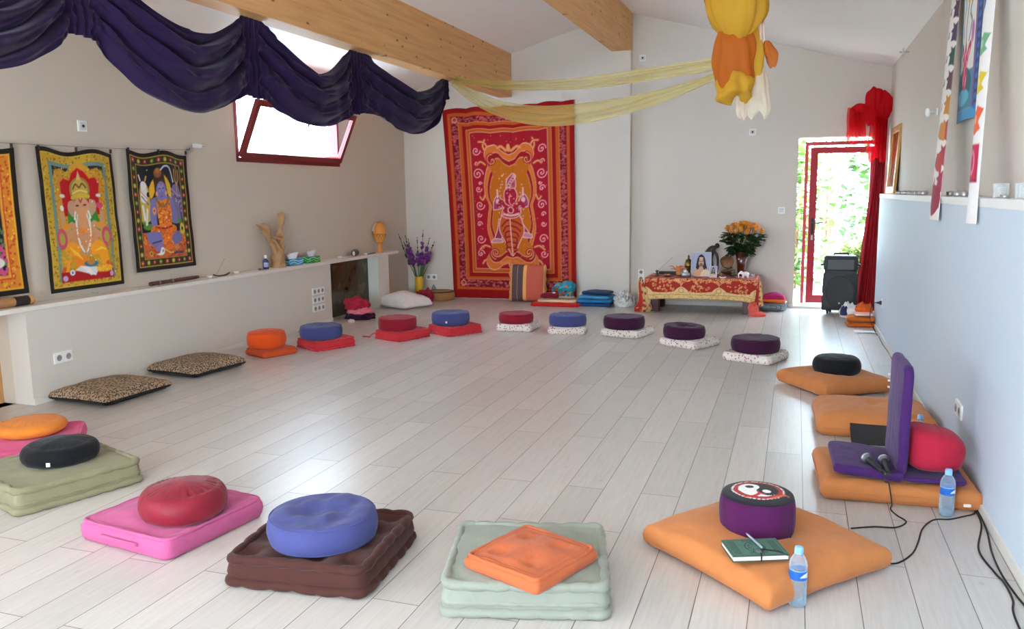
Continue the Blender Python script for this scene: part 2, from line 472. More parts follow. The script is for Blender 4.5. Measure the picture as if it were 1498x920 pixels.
# half wall and shelf on the left
XH = -5.28
struct('half_wall', MB().box(XL, XH-.012, 4.44, 8.62, -.01, .70), WALL, label='low cream wall under the left shelf')
struct('trim_3', MB().box(XL, XH, 2.2, 10.42, .70, .735), SHELF, label='long white shelf on top of the low left wall', bevel=.003)
struct('trim_4', MB().box(XL, XH-.012, 9.82, 10.12, -.01, .70), plain('post_paint', (224, 226, 218), .7), label='white post carrying the far end of the left shelf')
struct('trim_5', MB().box(XL-.135, XL-.115, 4.0, 4.438, 0, .695), WOOD, label='pine board in the niche under the near shelf end')
struct('trim_2', MB().box(XL-.20, XL-.18, 2.2, 4.438, 0, .70), plain('niche_wood', (86, 58, 40), .6), label='dark wooden back of the niche under the near shelf end')
stone = ramp_mat('stone_behind_glass', 'noise', [(.3, (34, 32, 24)), (.45, (78, 68, 48)), (.55, (58, 62, 46)), (.7, (112, 96, 70))], scale=5, interp='LINEAR', rough=.08)
struct('trim_6', MB().box(XL, XL+.025, 8.625, 9.815, .0, .70), stone, label='dark glazed stone panel in the recess under the shelf')
# beams and pillar
BM = beam_mat()
struct('beam', MB().prism([(-3.985, 2.835), (-3.79, 2.835), (-3.79, cz(-3.79)+.05), (-3.985, cz(-3.985)+.05)], 1, YF, YB), BM, label='pale spruce beam above the purple drape', bevel=.004)
struct('beam', MB().prism([(-2.36, 3.33), (-2.105, 3.33), (-2.105, 3.9), (-2.36, 3.9)], 1, YF, YB), BM, label='spruce ridge beam resting on the wall pillar', bevel=.004)
struct('pillar', MB().box(-2.36, -2.105, YB-.13, YB, 0, 3.33), WALL, label='cream pillar on the far wall under the ridge beam')
# skirting
SK = plain('skirting_white', (224, 220, 212), .5)
struct('baseboard_right', MB().box(XR-.012, XR, YF, 9.95, 0, .045), SK)
struct('baseboard_left', MB().box(XH-.012, XH-.002, 4.44, 8.62, 0, .045), SK)
struct('baseboard_back', MB().box(XL, -2.36, YB-.01, YB, 0, .045).box(-2.105, DX0-.001, YB-.01, YB, 0, .045), SK)

# window in the left wall: frame + tilted sash
m = MB()
fx0, fx1 = XL-.12, XL+.006
t = .045
m.box(fx0, fx1, WY0, WY0+t, WZ0, WZ1).box(fx0, fx1, WY1-t, WY1, WZ0, WZ1).box(fx0, fx1, WY0+t, WY1-t, WZ0, WZ0+t).box(fx0, fx1, WY0+t, WY1-t, WZ1-t, WZ1)
win = struct('window_1', m, BROWNRED, label='hopper window tilted open above the left wall hangings')
m = MB(); sh = .62; sw0, sw1 = WY0+.03, WY1-.03; st = .06
for (a, b, c, d) in ((sw0, sw0+st, 0, sh), (sw1-st, sw1, 0, sh), (sw0+st, sw1-st, 0, st), (sw0+st, sw1-st, sh-st, sh)):
    m.box(-.025, .025, a, b, c, d)
M = Matrix.Translation((XL+.02, 0, WZ0+.05)) @ Matrix.Rotation(math.radians(24), 4, 'Y')
m.xf(M); sash = struct('sash', m, BROWNRED, win)
g = MB().box(-.004, .004, sw0+st, sw1-st, st, sh-st).xf(M)
GLASS = clear('window_glass', (250, 252, 255), .06, .02)
struct('pane', g, GLASS, sash)
h = MB().box(.025, .045, 8.16, 8.22, sh-.09, sh-.02).box(.035, .055, 8.17, 8.21, sh-.2, sh-.05).xf(M)
struct('handle', h, CHROME, sash)
# glazed opening behind the camera and beside it, frames only
for i, (nm, par) in enumerate((('window_2', None), ('window_3', None))):
    m = MB()
    if i == 0:
        for x in (FX0, (FX0+FX1)/2-.03, FX1-.06): m.box(x, x+.06, YF-.12, YF-.04, FZ0, FZ1)
        m.box(FX0, FX1, YF-.12, YF-.04, FZ0, FZ0+.06).box(FX0, FX1, YF-.12, YF-.04, FZ1-.06, FZ1)
    else:
        for y in (-1.9, -.83, .24): m.box(XL-.12, XL-.04, y, y+.06, 1.2, 2.5)
        m.box(XL-.12, XL-.04, -1.9, .3, 1.2, 1.26).box(XL-.12, XL-.04, -1.9, .3, 2.44, 2.5)
    struct(nm, m, BROWNRED)

# ---- door in the far wall
m = MB(); y0, y1 = YB+.301, YB+.38
m.box(DX0+.085, DX0+.125, y0, y1, .03, DZ-.04).box(DX1-.04, DX1+.03, y0, y1, .03, DZ-.04).box(DX0+.125, DX1-.04, y0, y1, DZ-.085, DZ-.04)
door = struct('door_1', m, REDP, label='red framed glazed garden door at the far right')
m = MB(); dw, dh = .80, 1.99
m.box(0, .085, -.025, .025, 0, dh).box(dw-.085, dw, -.025, .025, 0, dh).box(.085, dw-.085, -.025, .025, 0, .1).box(.085, dw-.085, -.025, .025, dh-.075, dh)
M = Matrix.Translation((DX1-.045, YB+.335, .045)) @ Matrix.Rotation(math.radians(7), 4, 'Z') @ Matrix.Translation((-dw, 0, 0))
leaf_ = struct('door_leaf', m.xf(M), REDP, door)
struct('pane', MB().box(.085, dw-.085, -.004, .004, .1, dh-.075).xf(M), GLASS, leaf_)
h = MB().box(.03, .06, -.04, -.025, .9, 1.1)
h.tube([(.045, -.03, 1.04), (.045, -.075, 1.04), (.06, -.085, 1.04), (.17, -.085, 1.04)], .009, 8)
struct('handle', h.xf(M), DARK, leaf_)
struct('lock', MB().box(.035, .055, -.04, -.025, .82, .88).xf(M), CHROME, leaf_)
struct('trim_7', MB().box(DX0, DX1, YB-.02, YB+.40, 0, .03), plain('door_sill', (236, 236, 232), .5), label='white door sill')

# ------------------------------------------------------------------ cushions
def pad(sx, sy, h, r=.06, bx=.015, dome=.015, de=1.5, wr=.004, fr=7, seed=0, tufts=(), td=.02, tw=.05, pinch=0, lift=0, ck=6, side=10, groove=0, dents=()):
    """soft rectangular cushion; z=0 underside"""
    base = rrect(sx, sy, r, ck, side=side)
    out = []
    for (x, y, _) in base:
        if pinch:
            x2 = x*(1-pinch*(1-(2*y/sy)**2)); y2 = y*(1-pinch*(1-(2*x/sx)**2)); x, y = x2, y2
        out.append((x, y))
    mn = min(sx, sy)/2; R = []
    def top(x, y, s):
        q = max(0, 1-(abs(2*x/sx))**2.6)*max(0, 1-(abs(2*y/sy))**2.6)
        z = dome*q**(1/de)
        z += wr*nz(x, y, 0, fr, seed)*(1 if s > .05 else .6)+wr*.5*nz(x, y, 3, fr*2.7, seed)
        if groove: z -= groove*math.exp(-((s-.885)/.035)**2)
        for (tx, ty) in tufts:
            z -= td*math.exp(-((x-tx)**2+(y-ty)**2)/tw**2)
        for (tx, ty, ddx, w) in dents:
            z -= ddx*math.exp(-((x-tx)**2+(y-ty)**2)/w**2)
        return z
    for s in (.02, .5, .9):
        R.append([(x*s, y*s, lift*s**3) for x, y in out])
    for k in range(7):
        ph = -PI/2+PI*k/6; f = 1-bx*(1-math.cos(ph))/mn
        ring = []
        for i, (x, y) in enumerate(out):
            w = 1+.012*nz(x, y, ph, 9, seed+5)
            zz = lift+h/2+h/2*math.sin(ph)
            if k == 6: zz += top(x*f, y*f, f)
            elif k == 5: zz += top(x*f, y*f, f)*.7
            ring.append((x*f*w, y*f*w, max(zz, .001)))
        R.append(ring)
    f6 = 1-bx/mn
    for s in (.965, .92, .86, .78, .7, .6, .5, .4, .3, .2, .1, .02):
        ring = []
        for x, y in out:
            X, Y = x*f6*s, y*f6*s
            ring.append((X, Y, lift+h+top(X, Y, s)))
        R.append(ring)
    return MB().rings(R)

def roll_edge(sx, sy, r, z, rad, seed=0, lump=26, inset=.0):
    pts = rrect(sx-2*inset, sy-2*inset, r, 6, side=14)
    n = len(pts); L = [0]
    for i in range(n):
        a, b = pts[i], pts[(i+1) % n]; L.append(L[-1]+math.hypot(b[0]-a[0], b[1]-a[1]))
    P = []; tot = L[-1]; m = lump*8
    for k in range(m):
        d = tot*k/m; i = max(j for j in range(n) if L[j] <= d)
        a, b = pts[i], pts[(i+1) % n]; t = (d-L[i])/max(L[i+1]-L[i], 1e-9)
        P.append((a[0]+(b[0]-a[0])*t, a[1]+(b[1]-a[1])*t, z, k/m))
    mb = MB(); R = []
    for k in range(m):
        p = P[k]; q = P[(k+1) % m]; o = P[k-1]
        tx, ty = q[0]-o[0], q[1]-o[1]; l = math.hypot(tx, ty) or 1; nx, ny = ty/l, -tx/l
        rr = rad*(.72+.36*abs(math.sin(PI*lump*p[3]+.8*nz(p[0], p[1], z, 9, seed)))**.6+.10*nz(p[0], p[1], z, 12, seed))
        dz = rad*.35*nz(p[0], p[1], z, 6, seed+2)
        R.append([(p[0]+nx*rr*math.cos(2*PI*c/10), p[1]+ny*rr*math.cos(2*PI*c/10), p[2]+dz+rr*math.sin(2*PI*c/10)) for c in range(10)])
    R.append(R[0])
    return mb.rings(R, False, False)

def zafu_mb(r, h, dome=.02, pleat=0, k=28, wr=.004, seed=0, rnd=1.0, dimple=0, n=84, tilt=0, oval=1.0, fold=0):
    """round cushion; rnd = how far the side bulges"""
    prof = [(.02, 0), (.5, 0), (.82, 0)]
    m = 9
    bul = .16*rnd
    for i in range(m+1):
        ph = -PI/2+PI*i/m
        prof.append((1-bul*(1-math.cos(ph)), h/2+h/2*math.sin(ph)))
    tops = [.965, .9, .82, .73, .64, .54, .44, .34, .24, .14, .06, .01]
    s0 = 1-bul
    rows = [(q, z, 0) for q, z in prof]+[(s0*t, h+dome*(1-t**2)-dimple*math.exp(-(t/.45)**2), 1) for t in tops]
    R = []
    for (q, z, tp) in rows:
        ring = []
        for i in range(n):
            a = 2*PI*i/n
            x, y = math.cos(a), math.sin(a); qq = q; zz = z
            if pleat:
                w = (min(1, max(0, (q-.28)/.4)) if tp else max(0, (z/h-.25)))
                pl = abs(math.sin(k*a/2+1.6*nz(x, y, 0, 2.2, seed)))
                am = pleat*(.55+.9*abs(nz(x, y, 3, 2.5, seed)))*(1-pl)**2.2
                if tp: zz -= am*r*2.2*min(1, max(0, (q-.42)/.4))
                else: qq *= 1-am*.8*w
            if fold and tp:
                w = max(0, 1-(q/.9)**4)
                zz += fold*w*(nz(q*x*1.5, q*y*1.1, 0, 1.7, seed)*.8-.5*abs(nz(q*x, q*y, 2, 3.1, seed+9)))
            qq *= 1+.02*nz(x, y, z*3, 1.8, seed)
            px, py = qq*r*x, qq*r*y*oval
            zz += wr*nz(px, py, 1, 16, seed)*(1 if z > .01 else 0)
            zz += tilt*(px/r)*(z/h)
            ring.append((px, py, max(zz, 0.0005)))
        R.append(ring)
    return MB().rings(R)

def seam_ring(r, z, rad=.003, seed=0, oval=1.0, wav=0, k=30, tilt=0):
    pts = []
    for i in range(97):
        a = 2*PI*i/96; q = r*(1+.02*nz(math.cos(a), math.sin(a), z*3/ r, 1.8, seed))
        pts.append((q*math.cos(a), q*math.sin(a)*oval, z+wav*math.sin(k*a)+tilt*math.cos(a)))
    return MB().tube(pts, rad, 6)

F = {k: fabric(k, c) for k, c in dict(
    pink_cotton=(206, 80, 126), hot_pink=(186, 89, 134), orange_cotton=(214, 126, 48), olive_velvet=(136, 130, 102), black_cotton=(22, 22, 26),
    crimson_leather=(130, 30, 46), brown_velvet=(71, 40, 35), blue_cotton=(70, 74, 126), sage_velvet=(142,146,134), tangerine=(188, 98, 60),
    apricot=(190, 119, 68), purple_cotton=(76, 23, 71), crimson_cotton=(139, 26, 42), coral_red=(195, 48, 57), plum_velvet=(59, 23, 50),
    deep_orange=(213, 77, 27), burnt_orange=(194, 75, 38), violet=(67, 34, 92), rose_red=(172, 34, 58), slate_blue=(66, 70, 120)).items()}
F['crimson_leather'].node_tree.nodes['Principled BSDF'].inputs['Roughness'].default_value = .5
TAGW = plain('white_tag', (235, 232, 228), .7)
FLORAL = ramp_mat('white_floral_cotton', 'voronoi', [(0, (190, 96, 112)), (.15, (150, 112, 160)), (.24, (214, 164, 116)), (.31, (222, 212, 204))], scale=38, rough=.9)
LEOP = ramp_mat('leopard_print', 'voronoi', [(0, (150, 122, 92)), (.20, (44, 34, 30)), (.45, (160, 136, 110))], scale=70, rough=.9)

G_ZAFU, G_MAT = 'round meditation cushions set out in the ring', 'flat mats set out in the ring'
def mat(label, kind, x, y, rz, sx, sy, h, fab, seed=0, z=0, group=G_MAT, name='floor_mat', cat='mat', **kw):
    t = thing(name, label, cat, (x, y, z), rz, group)
    if kind == 'futon':       # boxed mattress with stitched rolled edges
        pad(sx+.004, sy+.004, h, .04, .022, kw.get('dome', .014), 1.5, .007, 9, seed, kw.get('tufts', ()), kw.get('td', .012), kw.get('tw', .035)).build('pad', fab, t)
        er = kw.get('er', .016)*.82
        for zz, ii in ((er*.95, .004), (h-er*.25, .012)): roll_edge(sx, sy, .035, zz, er, seed+zz, kw.get('lump', 26), ii).build('rolled_edge', fab, t)
        if kw.get('mid'): roll_edge(sx, sy, .04, h*.45, er*.55, seed, 30, .004).build('fold_edge', fab, t)
    elif kind == 'flat':      # piped flat mattress
        pad(sx, sy, h, kw.get('r', .04), .02, kw.get('dome', .02), 1.5, kw.get('wr', .012), 6.5, seed, kw.get('tufts', ()), kw.get('td', .02), kw.get('tw', .07), groove=.010, dents=kw.get('dents', ())).build('pad', fab, t)
        roll_edge(sx-.03, sy-.03, kw.get('r', .04), h*.985, .0085, seed, 14).build('piping', fab, t)
    elif kind == 'pillow':
        pad(sx, sy, h, .026, h*.32, kw.get('dome', .05), kw.get('de', 1.7), .014, 5.5, seed, kw.get('tufts', ()), kw.get('td', .02), kw.get('tw', .06), pinch=kw.get('pinch', .05), lift=kw.get('lift', .012), dents=kw.get('dents', ())).build('cover', fab, t)
        e2 = .004
        roll_edge(sx*(1-.0*e2), sy, .03, kw.get('lift', .012)+h*.5, .0035, seed, 10, .004+kw.get('pinch', .05)*.0).build('edge_seam', fab, t) if kw.get('pinch', .05) < .03 else None
    return t

def zafu(label, x, y, z, r, h, fab, seed=0, rz=0, seams=True, group=G_ZAFU, tagpos=None, **kw):
    t = thing('round_cushion', label, 'cushion', (x, y, z), rz, group)
    ring = kw.pop('ring', None)
    zafu_mb(r, h, seed=seed, **kw).build('cushion_body', fab, t)
    rnd = kw.get('rnd', 1); e = r*(1-.16*rnd*.45)
    if seams:
        ov, ti = kw.get('oval', 1), kw.get('tilt', 0)
        seam_ring(e*1.0, h*.925, .0035, seed, ov, tilt=ti).build('seam', fab, t)
        seam_ring(e*1.0, h*.07+.002, .003, seed, ov).build('seam', fab, t)
    if tagpos is not None:
        a = math.radians(tagpos-rz)
        MB().box(-.003, .003, -.009, .009, -.010, .010).xf(Matrix.Translation((r*1.0*math.cos(a), r*1.0*math.sin(a), h*.35)) @ Matrix.Rotation(a, 4, 'Z')).build('label_tag', TAGW, t, smooth=False)
    return t

# near row, left to right
mat('pink mat under the flat orange cushion at the left edge', 'flat', -4.33, 3.52, 42, .66, .66, .085, F['pink_cotton'], 1)
zafu('flat orange round cushion on the pink mat at the left edge', -4.36, 3.62, .105, .2, .075, F['orange_cotton'], 2, pleat=.05, k=22, dome=.018, seams=False, rnd=1.6)
mat('folded olive velvet mat under the black round cushion at the left', 'futon', -3.66, 3.16, -20, .62, .62, .12, F['olive_velvet'], 3, mid=True, er=.023)
zafu('black round cushion lying on the folded olive mat', -3.66, 3.2, .13, .19, .10, F['black_cotton'], 4, pleat=.035, k=26, dome=.025, rnd=1.5, seams=False, tagpos=-60)
mp_ = mat('hot pink mat under the crimson leather round cushion', 'flat', -2.66, 2.90, -8, .57, .58, .09, F['hot_pink'], 5, dents=((.08, -.06, .02, .2),))
hb = MB().tube([(-.12, -.288, .05), (-.11, -.30, .056), (0, -.304, .056), (.1, -.30, .056), (.11, -.288, .05)], .007, 8)
hb.build('handle', F['hot_pink'], mp_)
zafu('crimson leather round cushion on the hot pink mat', -2.57, 2.86, .092, .19, .125, F['crimson_leather'], 6, pleat=.04, k=30, dome=.03, rnd=1.3, seams=False)
mat('brown velvet tufted mat under the big blue cushion', 'futon', -1.80, 2.80, 6, .58, .58, .115, F['brown_velvet'], 7, tufts=[(a*.14, b*.14) for a in (-1.5, -.5, .5, 1.5) for b in (-1.5, -.5, .5, 1.5)], er=.024, lump=22, td=.022, tw=.04)
zafu('big crumpled blue round cushion on the brown velvet mat', -1.79, 2.77, .118, .222, .115, F['blue_cotton'], 8, dome=.012, dimple=.028, wr=.006, rnd=.75, fold=.03)
mat('pale sage velvet mat under the square orange cushion', 'futon', -.94, 2.87, 15, .60, .56, .12, F['sage_velvet'], 9, er=.024, lump=24, mid=True)
oc = mat('small square tufted orange cushion lying askew on the sage mat', 'flat', -.89, 2.755, -22, .36, .37, .055, F['tangerine'], 10, z=.128, r=.02, wr=.008, name='square_cushion', cat='cushion', group='none', tufts=[(-.08, -.08), (.08, -.08), (-.08, .08), (.08, .08)], td=.02, tw=.035, dome=.022)
del oc['group']
G_BIG = 'big apricot floor cushions'
mat('big apricot floor cushion lying cornerwise with green notebook on it', 'pillow', -.085, 3.36, -41, .72, .70, .085, F['apricot'], 11, group=G_BIG, name='floor_cushion', cat='floor cushion', dome=.055, pinch=.04, dents=((.06, .02, .03, .16),))
# zafu with yin-yang top
t = thing('round_cushion', 'tall purple round cushion with black yin-yang embroidered top', 'cushion', (-.11, 3.37, .118), 0, G_ZAFU)
zafu_mb(.152, .155, dome=.012, rnd=.55, wr=.003, seed=12).build('cushion_body', F['purple_cotton'], t)
cv = Cv(260, 260, 1.0, (30, 28, 34))
cx, cy = .5, .52
for k in range(38):
    a = 2*PI*k/38; cv.ell(cx+.345*math.cos(a), cy+.345*math.sin(a), .024, .024, (238, 226, 220))
cv.ell(cx, cy, .338, .338, (184, 34, 30))
for k in range(44):
    a = 2*PI*k/44; cv.line([(cx+.285*math.cos(a), cy+.285*math.sin(a)), (cx+.325*math.cos(a+.08), cy+.325*math.sin(a+.08))], .009, (120, 20, 22))
R0 = .272
cv.ell(cx, cy, R0+.008, R0+.008, (20, 18, 24)); cv.ell(cx, cy, R0, R0, (240, 238, 236))
rot = math.radians(-28); c_, s_ = math.cos(rot), math.sin(rot)
U = (cv.X-cx)*c_+(cv.Y-cy)*s_; Vv = -(cv.X-cx)*s_+(cv.Y-cy)*c_
inside = np.hypot(U, Vv) < R0
black = inside & (((Vv > 0) & ~(np.hypot(U+R0/2, Vv) < R0/2)) | (np.hypot(U-R0/2, Vv) < R0/2))
cv.a[black] = np.array((20, 18, 24))/255
cv.ell(cx-R0/2*c_, cy-R0/2*s_, .06, .06, (20, 18, 24)); cv.ell(cx+R0/2*c_, cy+R0/2*s_, .06, .06, (240, 238, 236))
cv.line([(cx-.14, cy-.30), (cx-.02, cy-.25), (cx+.03, cy-.15)], .05, (186, 40, 34), 4); cv.line([(cx+.03, cy-.15), (cx+.10, cy-.17)], .03, (186, 40, 34)); cv.line([(cx+.03, cy-.15), (cx+.0, cy-.09)], .025, (186, 40, 34))
cv.line([(cx+.2, cy-.27), (cx+.28, cy-.18), (cx+.36, cy-.10)], .045, (206, 96, 52), 4); cv.line([(cx+.34, cy-.06), (cx+.42, cy-.12)], .03, (206, 96, 52)); cv.line([(cx-.16, cy+.34), (cx-.06, cy+.28), (cx+.04, cy+.34)], .04, (180, 54, 44), 3)
col = cv.lin().reshape(260, 260, 3)
mb = MB(); n, mrow = 100, 44; cols = []
e = .152*(1-.16*.55*.55)
R_ = []
for j in range(mrow+1):
    s = max(1-j/mrow, .004); ring = []
    for i in range(n):
        a = 2*PI*i/n; q = e*s*(1+.02*nz(math.cos(a), math.sin(a), .155*3, 1.8, 12)); x, y = q*math.cos(a), q*math.sin(a)
        ring.append((x, y, .155+.0035+.014*(1-s**2)-(.011 if j == 0 else 0)-max(0, s-.9)*.05))
        u = int(np.clip(((s*math.cos(a))*.5+.5)*259, 0, 259)); v = int(np.clip(((s*math.sin(a))*.5+.5)*259, 0, 259))
        cols.append(col[v, u])
    R_.append(ring)
mb.rings(R_, False, True)
mb.build('embroidered_top', PAINT, t, cols=np.array(cols))
MB().tube([(.152*math.cos(-.5), .152*math.sin(-.5), z) for z in (.01, .05, .1, .145)], .003, 6).build('seam', F['purple_cotton'], t)
# right side cushions
f1 = mat('big apricot floor cushion carrying the violet floor chair and red bolster', 'pillow', .50, 4.42, 3, .72, .60, .10, F['apricot'], 13, group=G_BIG, name='floor_cushion', cat='floor cushion', dome=.035, pinch=.02, lift=.004, dents=((.0, -.05, .03, .25),))
MB().box(.27, .30, -.304, -.296, .03, .042).build('label_tag', TAGW, f1, smooth=False)
mat('big puffy apricot floor cushion behind the black folder', 'pillow', .50, 5.53, 2, .70, .58, .11, F['apricot'], 14, group=G_BIG, name='floor_cushion', cat='floor cushion', dome=.05, pinch=.02, lift=.004, tufts=((.0, .05),), td=.03)
mat('big apricot floor cushion lying cornerwise under a black round cushion', 'pillow', .315, 6.60, 35, .62, .62, .085, F['apricot'], 15, group=G_BIG, name='floor_cushion', cat='floor cushion', dome=.05, pinch=.05)
zafu('black round cushion on the far apricot floor cushion', .33, 6.58, .118, .175, .13, F['black_cotton'], 16, dome=.012, rnd=1.5, seams=False)
# far arc: floral mats
G_FL = 'white floral mats of the far arc'
fl = [('crimson cushion', -2.905, 8.62, 0, .42), ('blue cushion', -2.32, 8.58, 10, .41), ('broad plum cushion nearest the altar cloth corner', -1.66, 8.56, -14, .45), ('dented plum cushion, in front of the altar table', -.955, 8.12, -30, .45), ('ruffled plum cushion, nearest the apricot cushions', -.30, 7.56, -22, .46)]
for i, (w, x, y, rz, s) in enumerate(fl):
    mat('white floral mat under the '+w, 'flat', x, y, rz, s, s*.95, .075, FLORAL, 20+i, group=G_FL, dome=.008)
zafu('crimson round cushion on a white floral mat', -2.93, 8.61, .082, .195, .105, F['crimson_cotton'], 30, rnd=.5, dome=.006, dimple=.008, pleat=.015, k=50)
zafu('blue round cushion on a white floral mat', -2.32, 8.57, .082, .205, .115, F['slate_blue'], 31, rnd=.6, dome=.004, dimple=.012, wr=.006)
zafu('plum velvet round cushion, leftmost of the three plum ones', -1.69, 8.53, .082, .22, .125, F['plum_velvet'], 32, rnd=.7, dome=.006, dimple=.008)
zafu('plum velvet round cushion with dented top, middle of the three plum ones', -1.005, 8.10, .082, .205, .12, F['plum_velvet'], 33, rnd=.7, dome=.006, dimple=.035, tilt=-.008, fold=.02)
zafu('plum velvet round cushion with ruffled rim, nearest of the three plum ones', -.305, 7.55, .082, .215, .125, F['plum_velvet'], 34, rnd=.8, dome=.008, dimple=.012, pleat=.03, k=46)
# coral mats
G_CO = 'coral red tufted mats of the far arc'
TUF = [(a*.13, b*.13) for a in (-1, 0, 1) for b in (-1, 0, 1)]
mat('coral red tufted mat under the blue cushion nearest the orange one', 'futon', -4.46, 7.12, -28, .40, .46, .085, F['coral_red'], 40, group=G_CO, er=.012, tufts=TUF)
mat('coral red tufted mat under the crimson cushion, its tie trailing', 'futon', -3.94, 7.80, -22, .40, .46, .085, F['coral_red'], 41, group=G_CO, er=.012, tufts=TUF)
mat('coral red tufted mat under the blue cushion in front of the gladioli', 'futon', -3.52, 8.24, -32, .42, .46, .085, F['coral_red'], 42, group=G_CO, er=.012, tufts=TUF)
tie = bpy.data.objects['floor_mat.011'] if 'floor_mat.011' in bpy.data.objects else None
mat('small burnt orange mat under the orange round cushion', 'flat', -4.76, 6.62, -24, .36, .38, .06, F['burnt_orange'], 43, dome=.01)
zafu('blue round cushion on the coral mat beside the orange cushion', -4.50, 7.10, .095, .215, .125, F['slate_blue'], 44, rnd=.8, dimple=.012, dome=.006, wr=.006, tagpos=-150)
zafu('dark crimson tufted round cushion on a coral mat', -3.99, 7.79, .095, .205, .125, F['crimson_cotton'], 45, rnd=.4, dome=.006, pleat=.015, k=50)
zafu('blue round cushion on the coral mat in front of the gladioli', -3.57, 8.25, .095, .21, .13, F['slate_blue'], 46, rnd=.6, dome=.006, dimple=.012, tagpos=-80)
zafu('bright orange round cushion on the burnt orange mat', -4.80, 6.61, .072, .185, .155, F['deep_orange'], 47, rnd=1.2, dome=.015)
for o in C.objects:
    if o.get('label', '').startswith('coral red tufted mat under the crimson'):
        MB().tube([(-.2, -.2, .06), (-.235, -.22, .04), (-.25, -.25, .008), (-.30, -.22, .007), (-.36, -.25, .007)], .006, 6, smooth=4).build('tie', F['coral_red'], o)
# leopard pillows
G_LE = 'leopard print pillows by the low wall'
for i, (lb, x, y, rz, sx, sy) in enumerate((('leopard print floor pillow nearer the niche, left of the two', -4.955, 4.84, -3, .60, .66), ('leopard print floor pillow farther from the niche, right of the two', -4.945, 5.80, -6, .58, .62))):
    t = thing('floor_pillow', lb, 'pillow', (x, y, 0), rz, G_LE)
    mb = pad(sx, sy, .05, .03, .03, .055, 1.6, .008, 6, 50+i, pinch=.05, lift=.022)
    lo = MB(); hi = MB()
    n = len(rrect(sx, sy, .03, 6, side=10)); nb = 3+4
    lo.v = list(mb.v[:n*nb]); hi.v = list(mb.v[n*(nb-1):])
    for f in mb.f:
        if max(f) < n*nb: lo.f.append(f)
        elif min(f) >= n*(nb-1): hi.f.append(tuple(a-n*(nb-1) for a in f))
    hi.build('leopard_cover', LEOP, t); lo.build('black_underside', F['black_cotton'], t)

# ------------------------------------------------------------------ floor chair, bolster, microphones, folder, bottles, book
t = thing('floor_chair', 'violet folding floor chair standing open on the apricot cushion', 'floor chair', (.50, 4.33, .128), 2)
pad(.32, .44, .045, .035, .012, .006, 1.5, .003, 8, 60).xf(Matrix.Translation((-.135, 0, .004)) @ Matrix.Rotation(math.radians(4), 4, 'Y')).build('seat', F['violet'], t)
pad(.27, .44, .02, .035, .008, .004, 1.5, .003, 8, 61).xf(Matrix.Translation((.155, 0, .002))).build('back_flap', F['violet'], t)
M = Matrix.Translation((.012, 0, .02)) @ Matrix.Rotation(math.radians(1), 4, 'Y') @ Matrix.Rotation(math.radians(-90), 4, 'Y') @ Matrix.Translation((.268, 0, -.02))
pad(.535, .42, .045, .05, .014, .006, 1.5, .003, 8, 62).xf(M).build('backrest', F['violet'], t)
for k in range(3): MB().box(-.017, -.006, .192, .206, .36+.034*k, .368+.034*k).build('adjuster', WHITE, t, smooth=False)
t = thing('bolster', 'crimson red bolster behind the violet chair back', 'bolster', (.665, 4.285, .157), 4)
R = []
for j in range(21):
    y = -.14+.28*j/20; e = max(.04, (1-(abs(y)/.1402)**3.2)**.5)
    ring = []
    for k in range(32):
        a = 2*PI*k/32; ca, sa = math.cos(a), math.sin(a)
        X = .132*e*math.copysign(abs(ca)**.58, ca); Z = .102*(.3+.7*e)*math.copysign(abs(sa)**.68, sa)
        n_ = 1+.03*nz(ca, y*5, sa, 1.6, 3); ring.append((X*n_, y, max(.0005, .104+Z*n_-.022*(X/.13)*(1 if sa > 0 else 0))))
    R.append(ring)
MB().rings(R).build('bolster_body', F['rose_red'], t)
MB().tube([(.02, -.138+.276*q, .104+.097*(.3+.7*max(.04, (1-(abs(-.138+.276*q)/.1402)**3.2)**.5))) for q in np.linspace(.05, .95, 24)], .003, 6).build('seam', F['rose_red'], t)

MICB = plain('microphone_black', (28, 28, 30), .4); MESH = plain('microphone_grille', (128, 130, 136), .45, metal=.8, bump=.6, bscale=600)
for i, (lb, p, q) in enumerate((('black handheld microphone lying at the chair seat edge, cable attached', (.365, 4.19, .206), (.40, 4.10, .20)), ('black handheld microphone touching the chair backrest', (.442, 4.23, .205), (.445, 4.10, .20)))):
    a = Vector(p); b = Vector(q); d = (a-b).normalized()
    t = thing('microphone', lb, 'microphone', tuple(b), 0, 'microphones on the floor chair')
    M = d.to_track_quat('Z', 'Y').to_matrix().to_4x4()
    MB().lathe([(.006, -.07), (.011, -.065), (.013, 0), (.0165, .07), (.017, .078), (.006, .08)], 14).xf(M).build('handle', MICB, t)
    MB().ball((0, 0, .098), .026, 16, 10, (1, 1, 1.05)).xf(M).build('grille', MESH, t)
    MB().lathe([(.0262, .092), (.0275, .094), (.0275, .102), (.0262, .104)], 18).xf(M).build('grille_band', CHROME, t)
    MB().lathe([(.0085, -.10), (.0095, -.098), (.0095, -.066), (.006, -.065)], 10).xf(M).build('plug', DARK, t)

t = thing('folder', 'black folder leaning on the puffy apricot cushion, behind the violet chair', 'folder', (.52, 5.115, 0), 3)
M = Matrix.Rotation(math.radians(-58), 4, 'X')
MB().box(-.16, .16, 0, .004, 0, .215, .0015).xf(Matrix.Translation((0, 0, .006)) @ M).build('cover', plain('folder_black', (30, 30, 34), .45), t, smooth=False)
MB().box(-.157, .157, .004, .016, .003, .208).xf(Matrix.Translation((0, 0, .006)) @ M).build('paper_block', plain('paper_edge', (222, 218, 208), .8), t, smooth=False)
MB().box(-.16, .16, .016, .02, 0, .215, .0015).xf(Matrix.Translation((0, 0, .006)) @ M).build('cover', plain('folder_black', (30, 30, 34), .45), t, smooth=False)

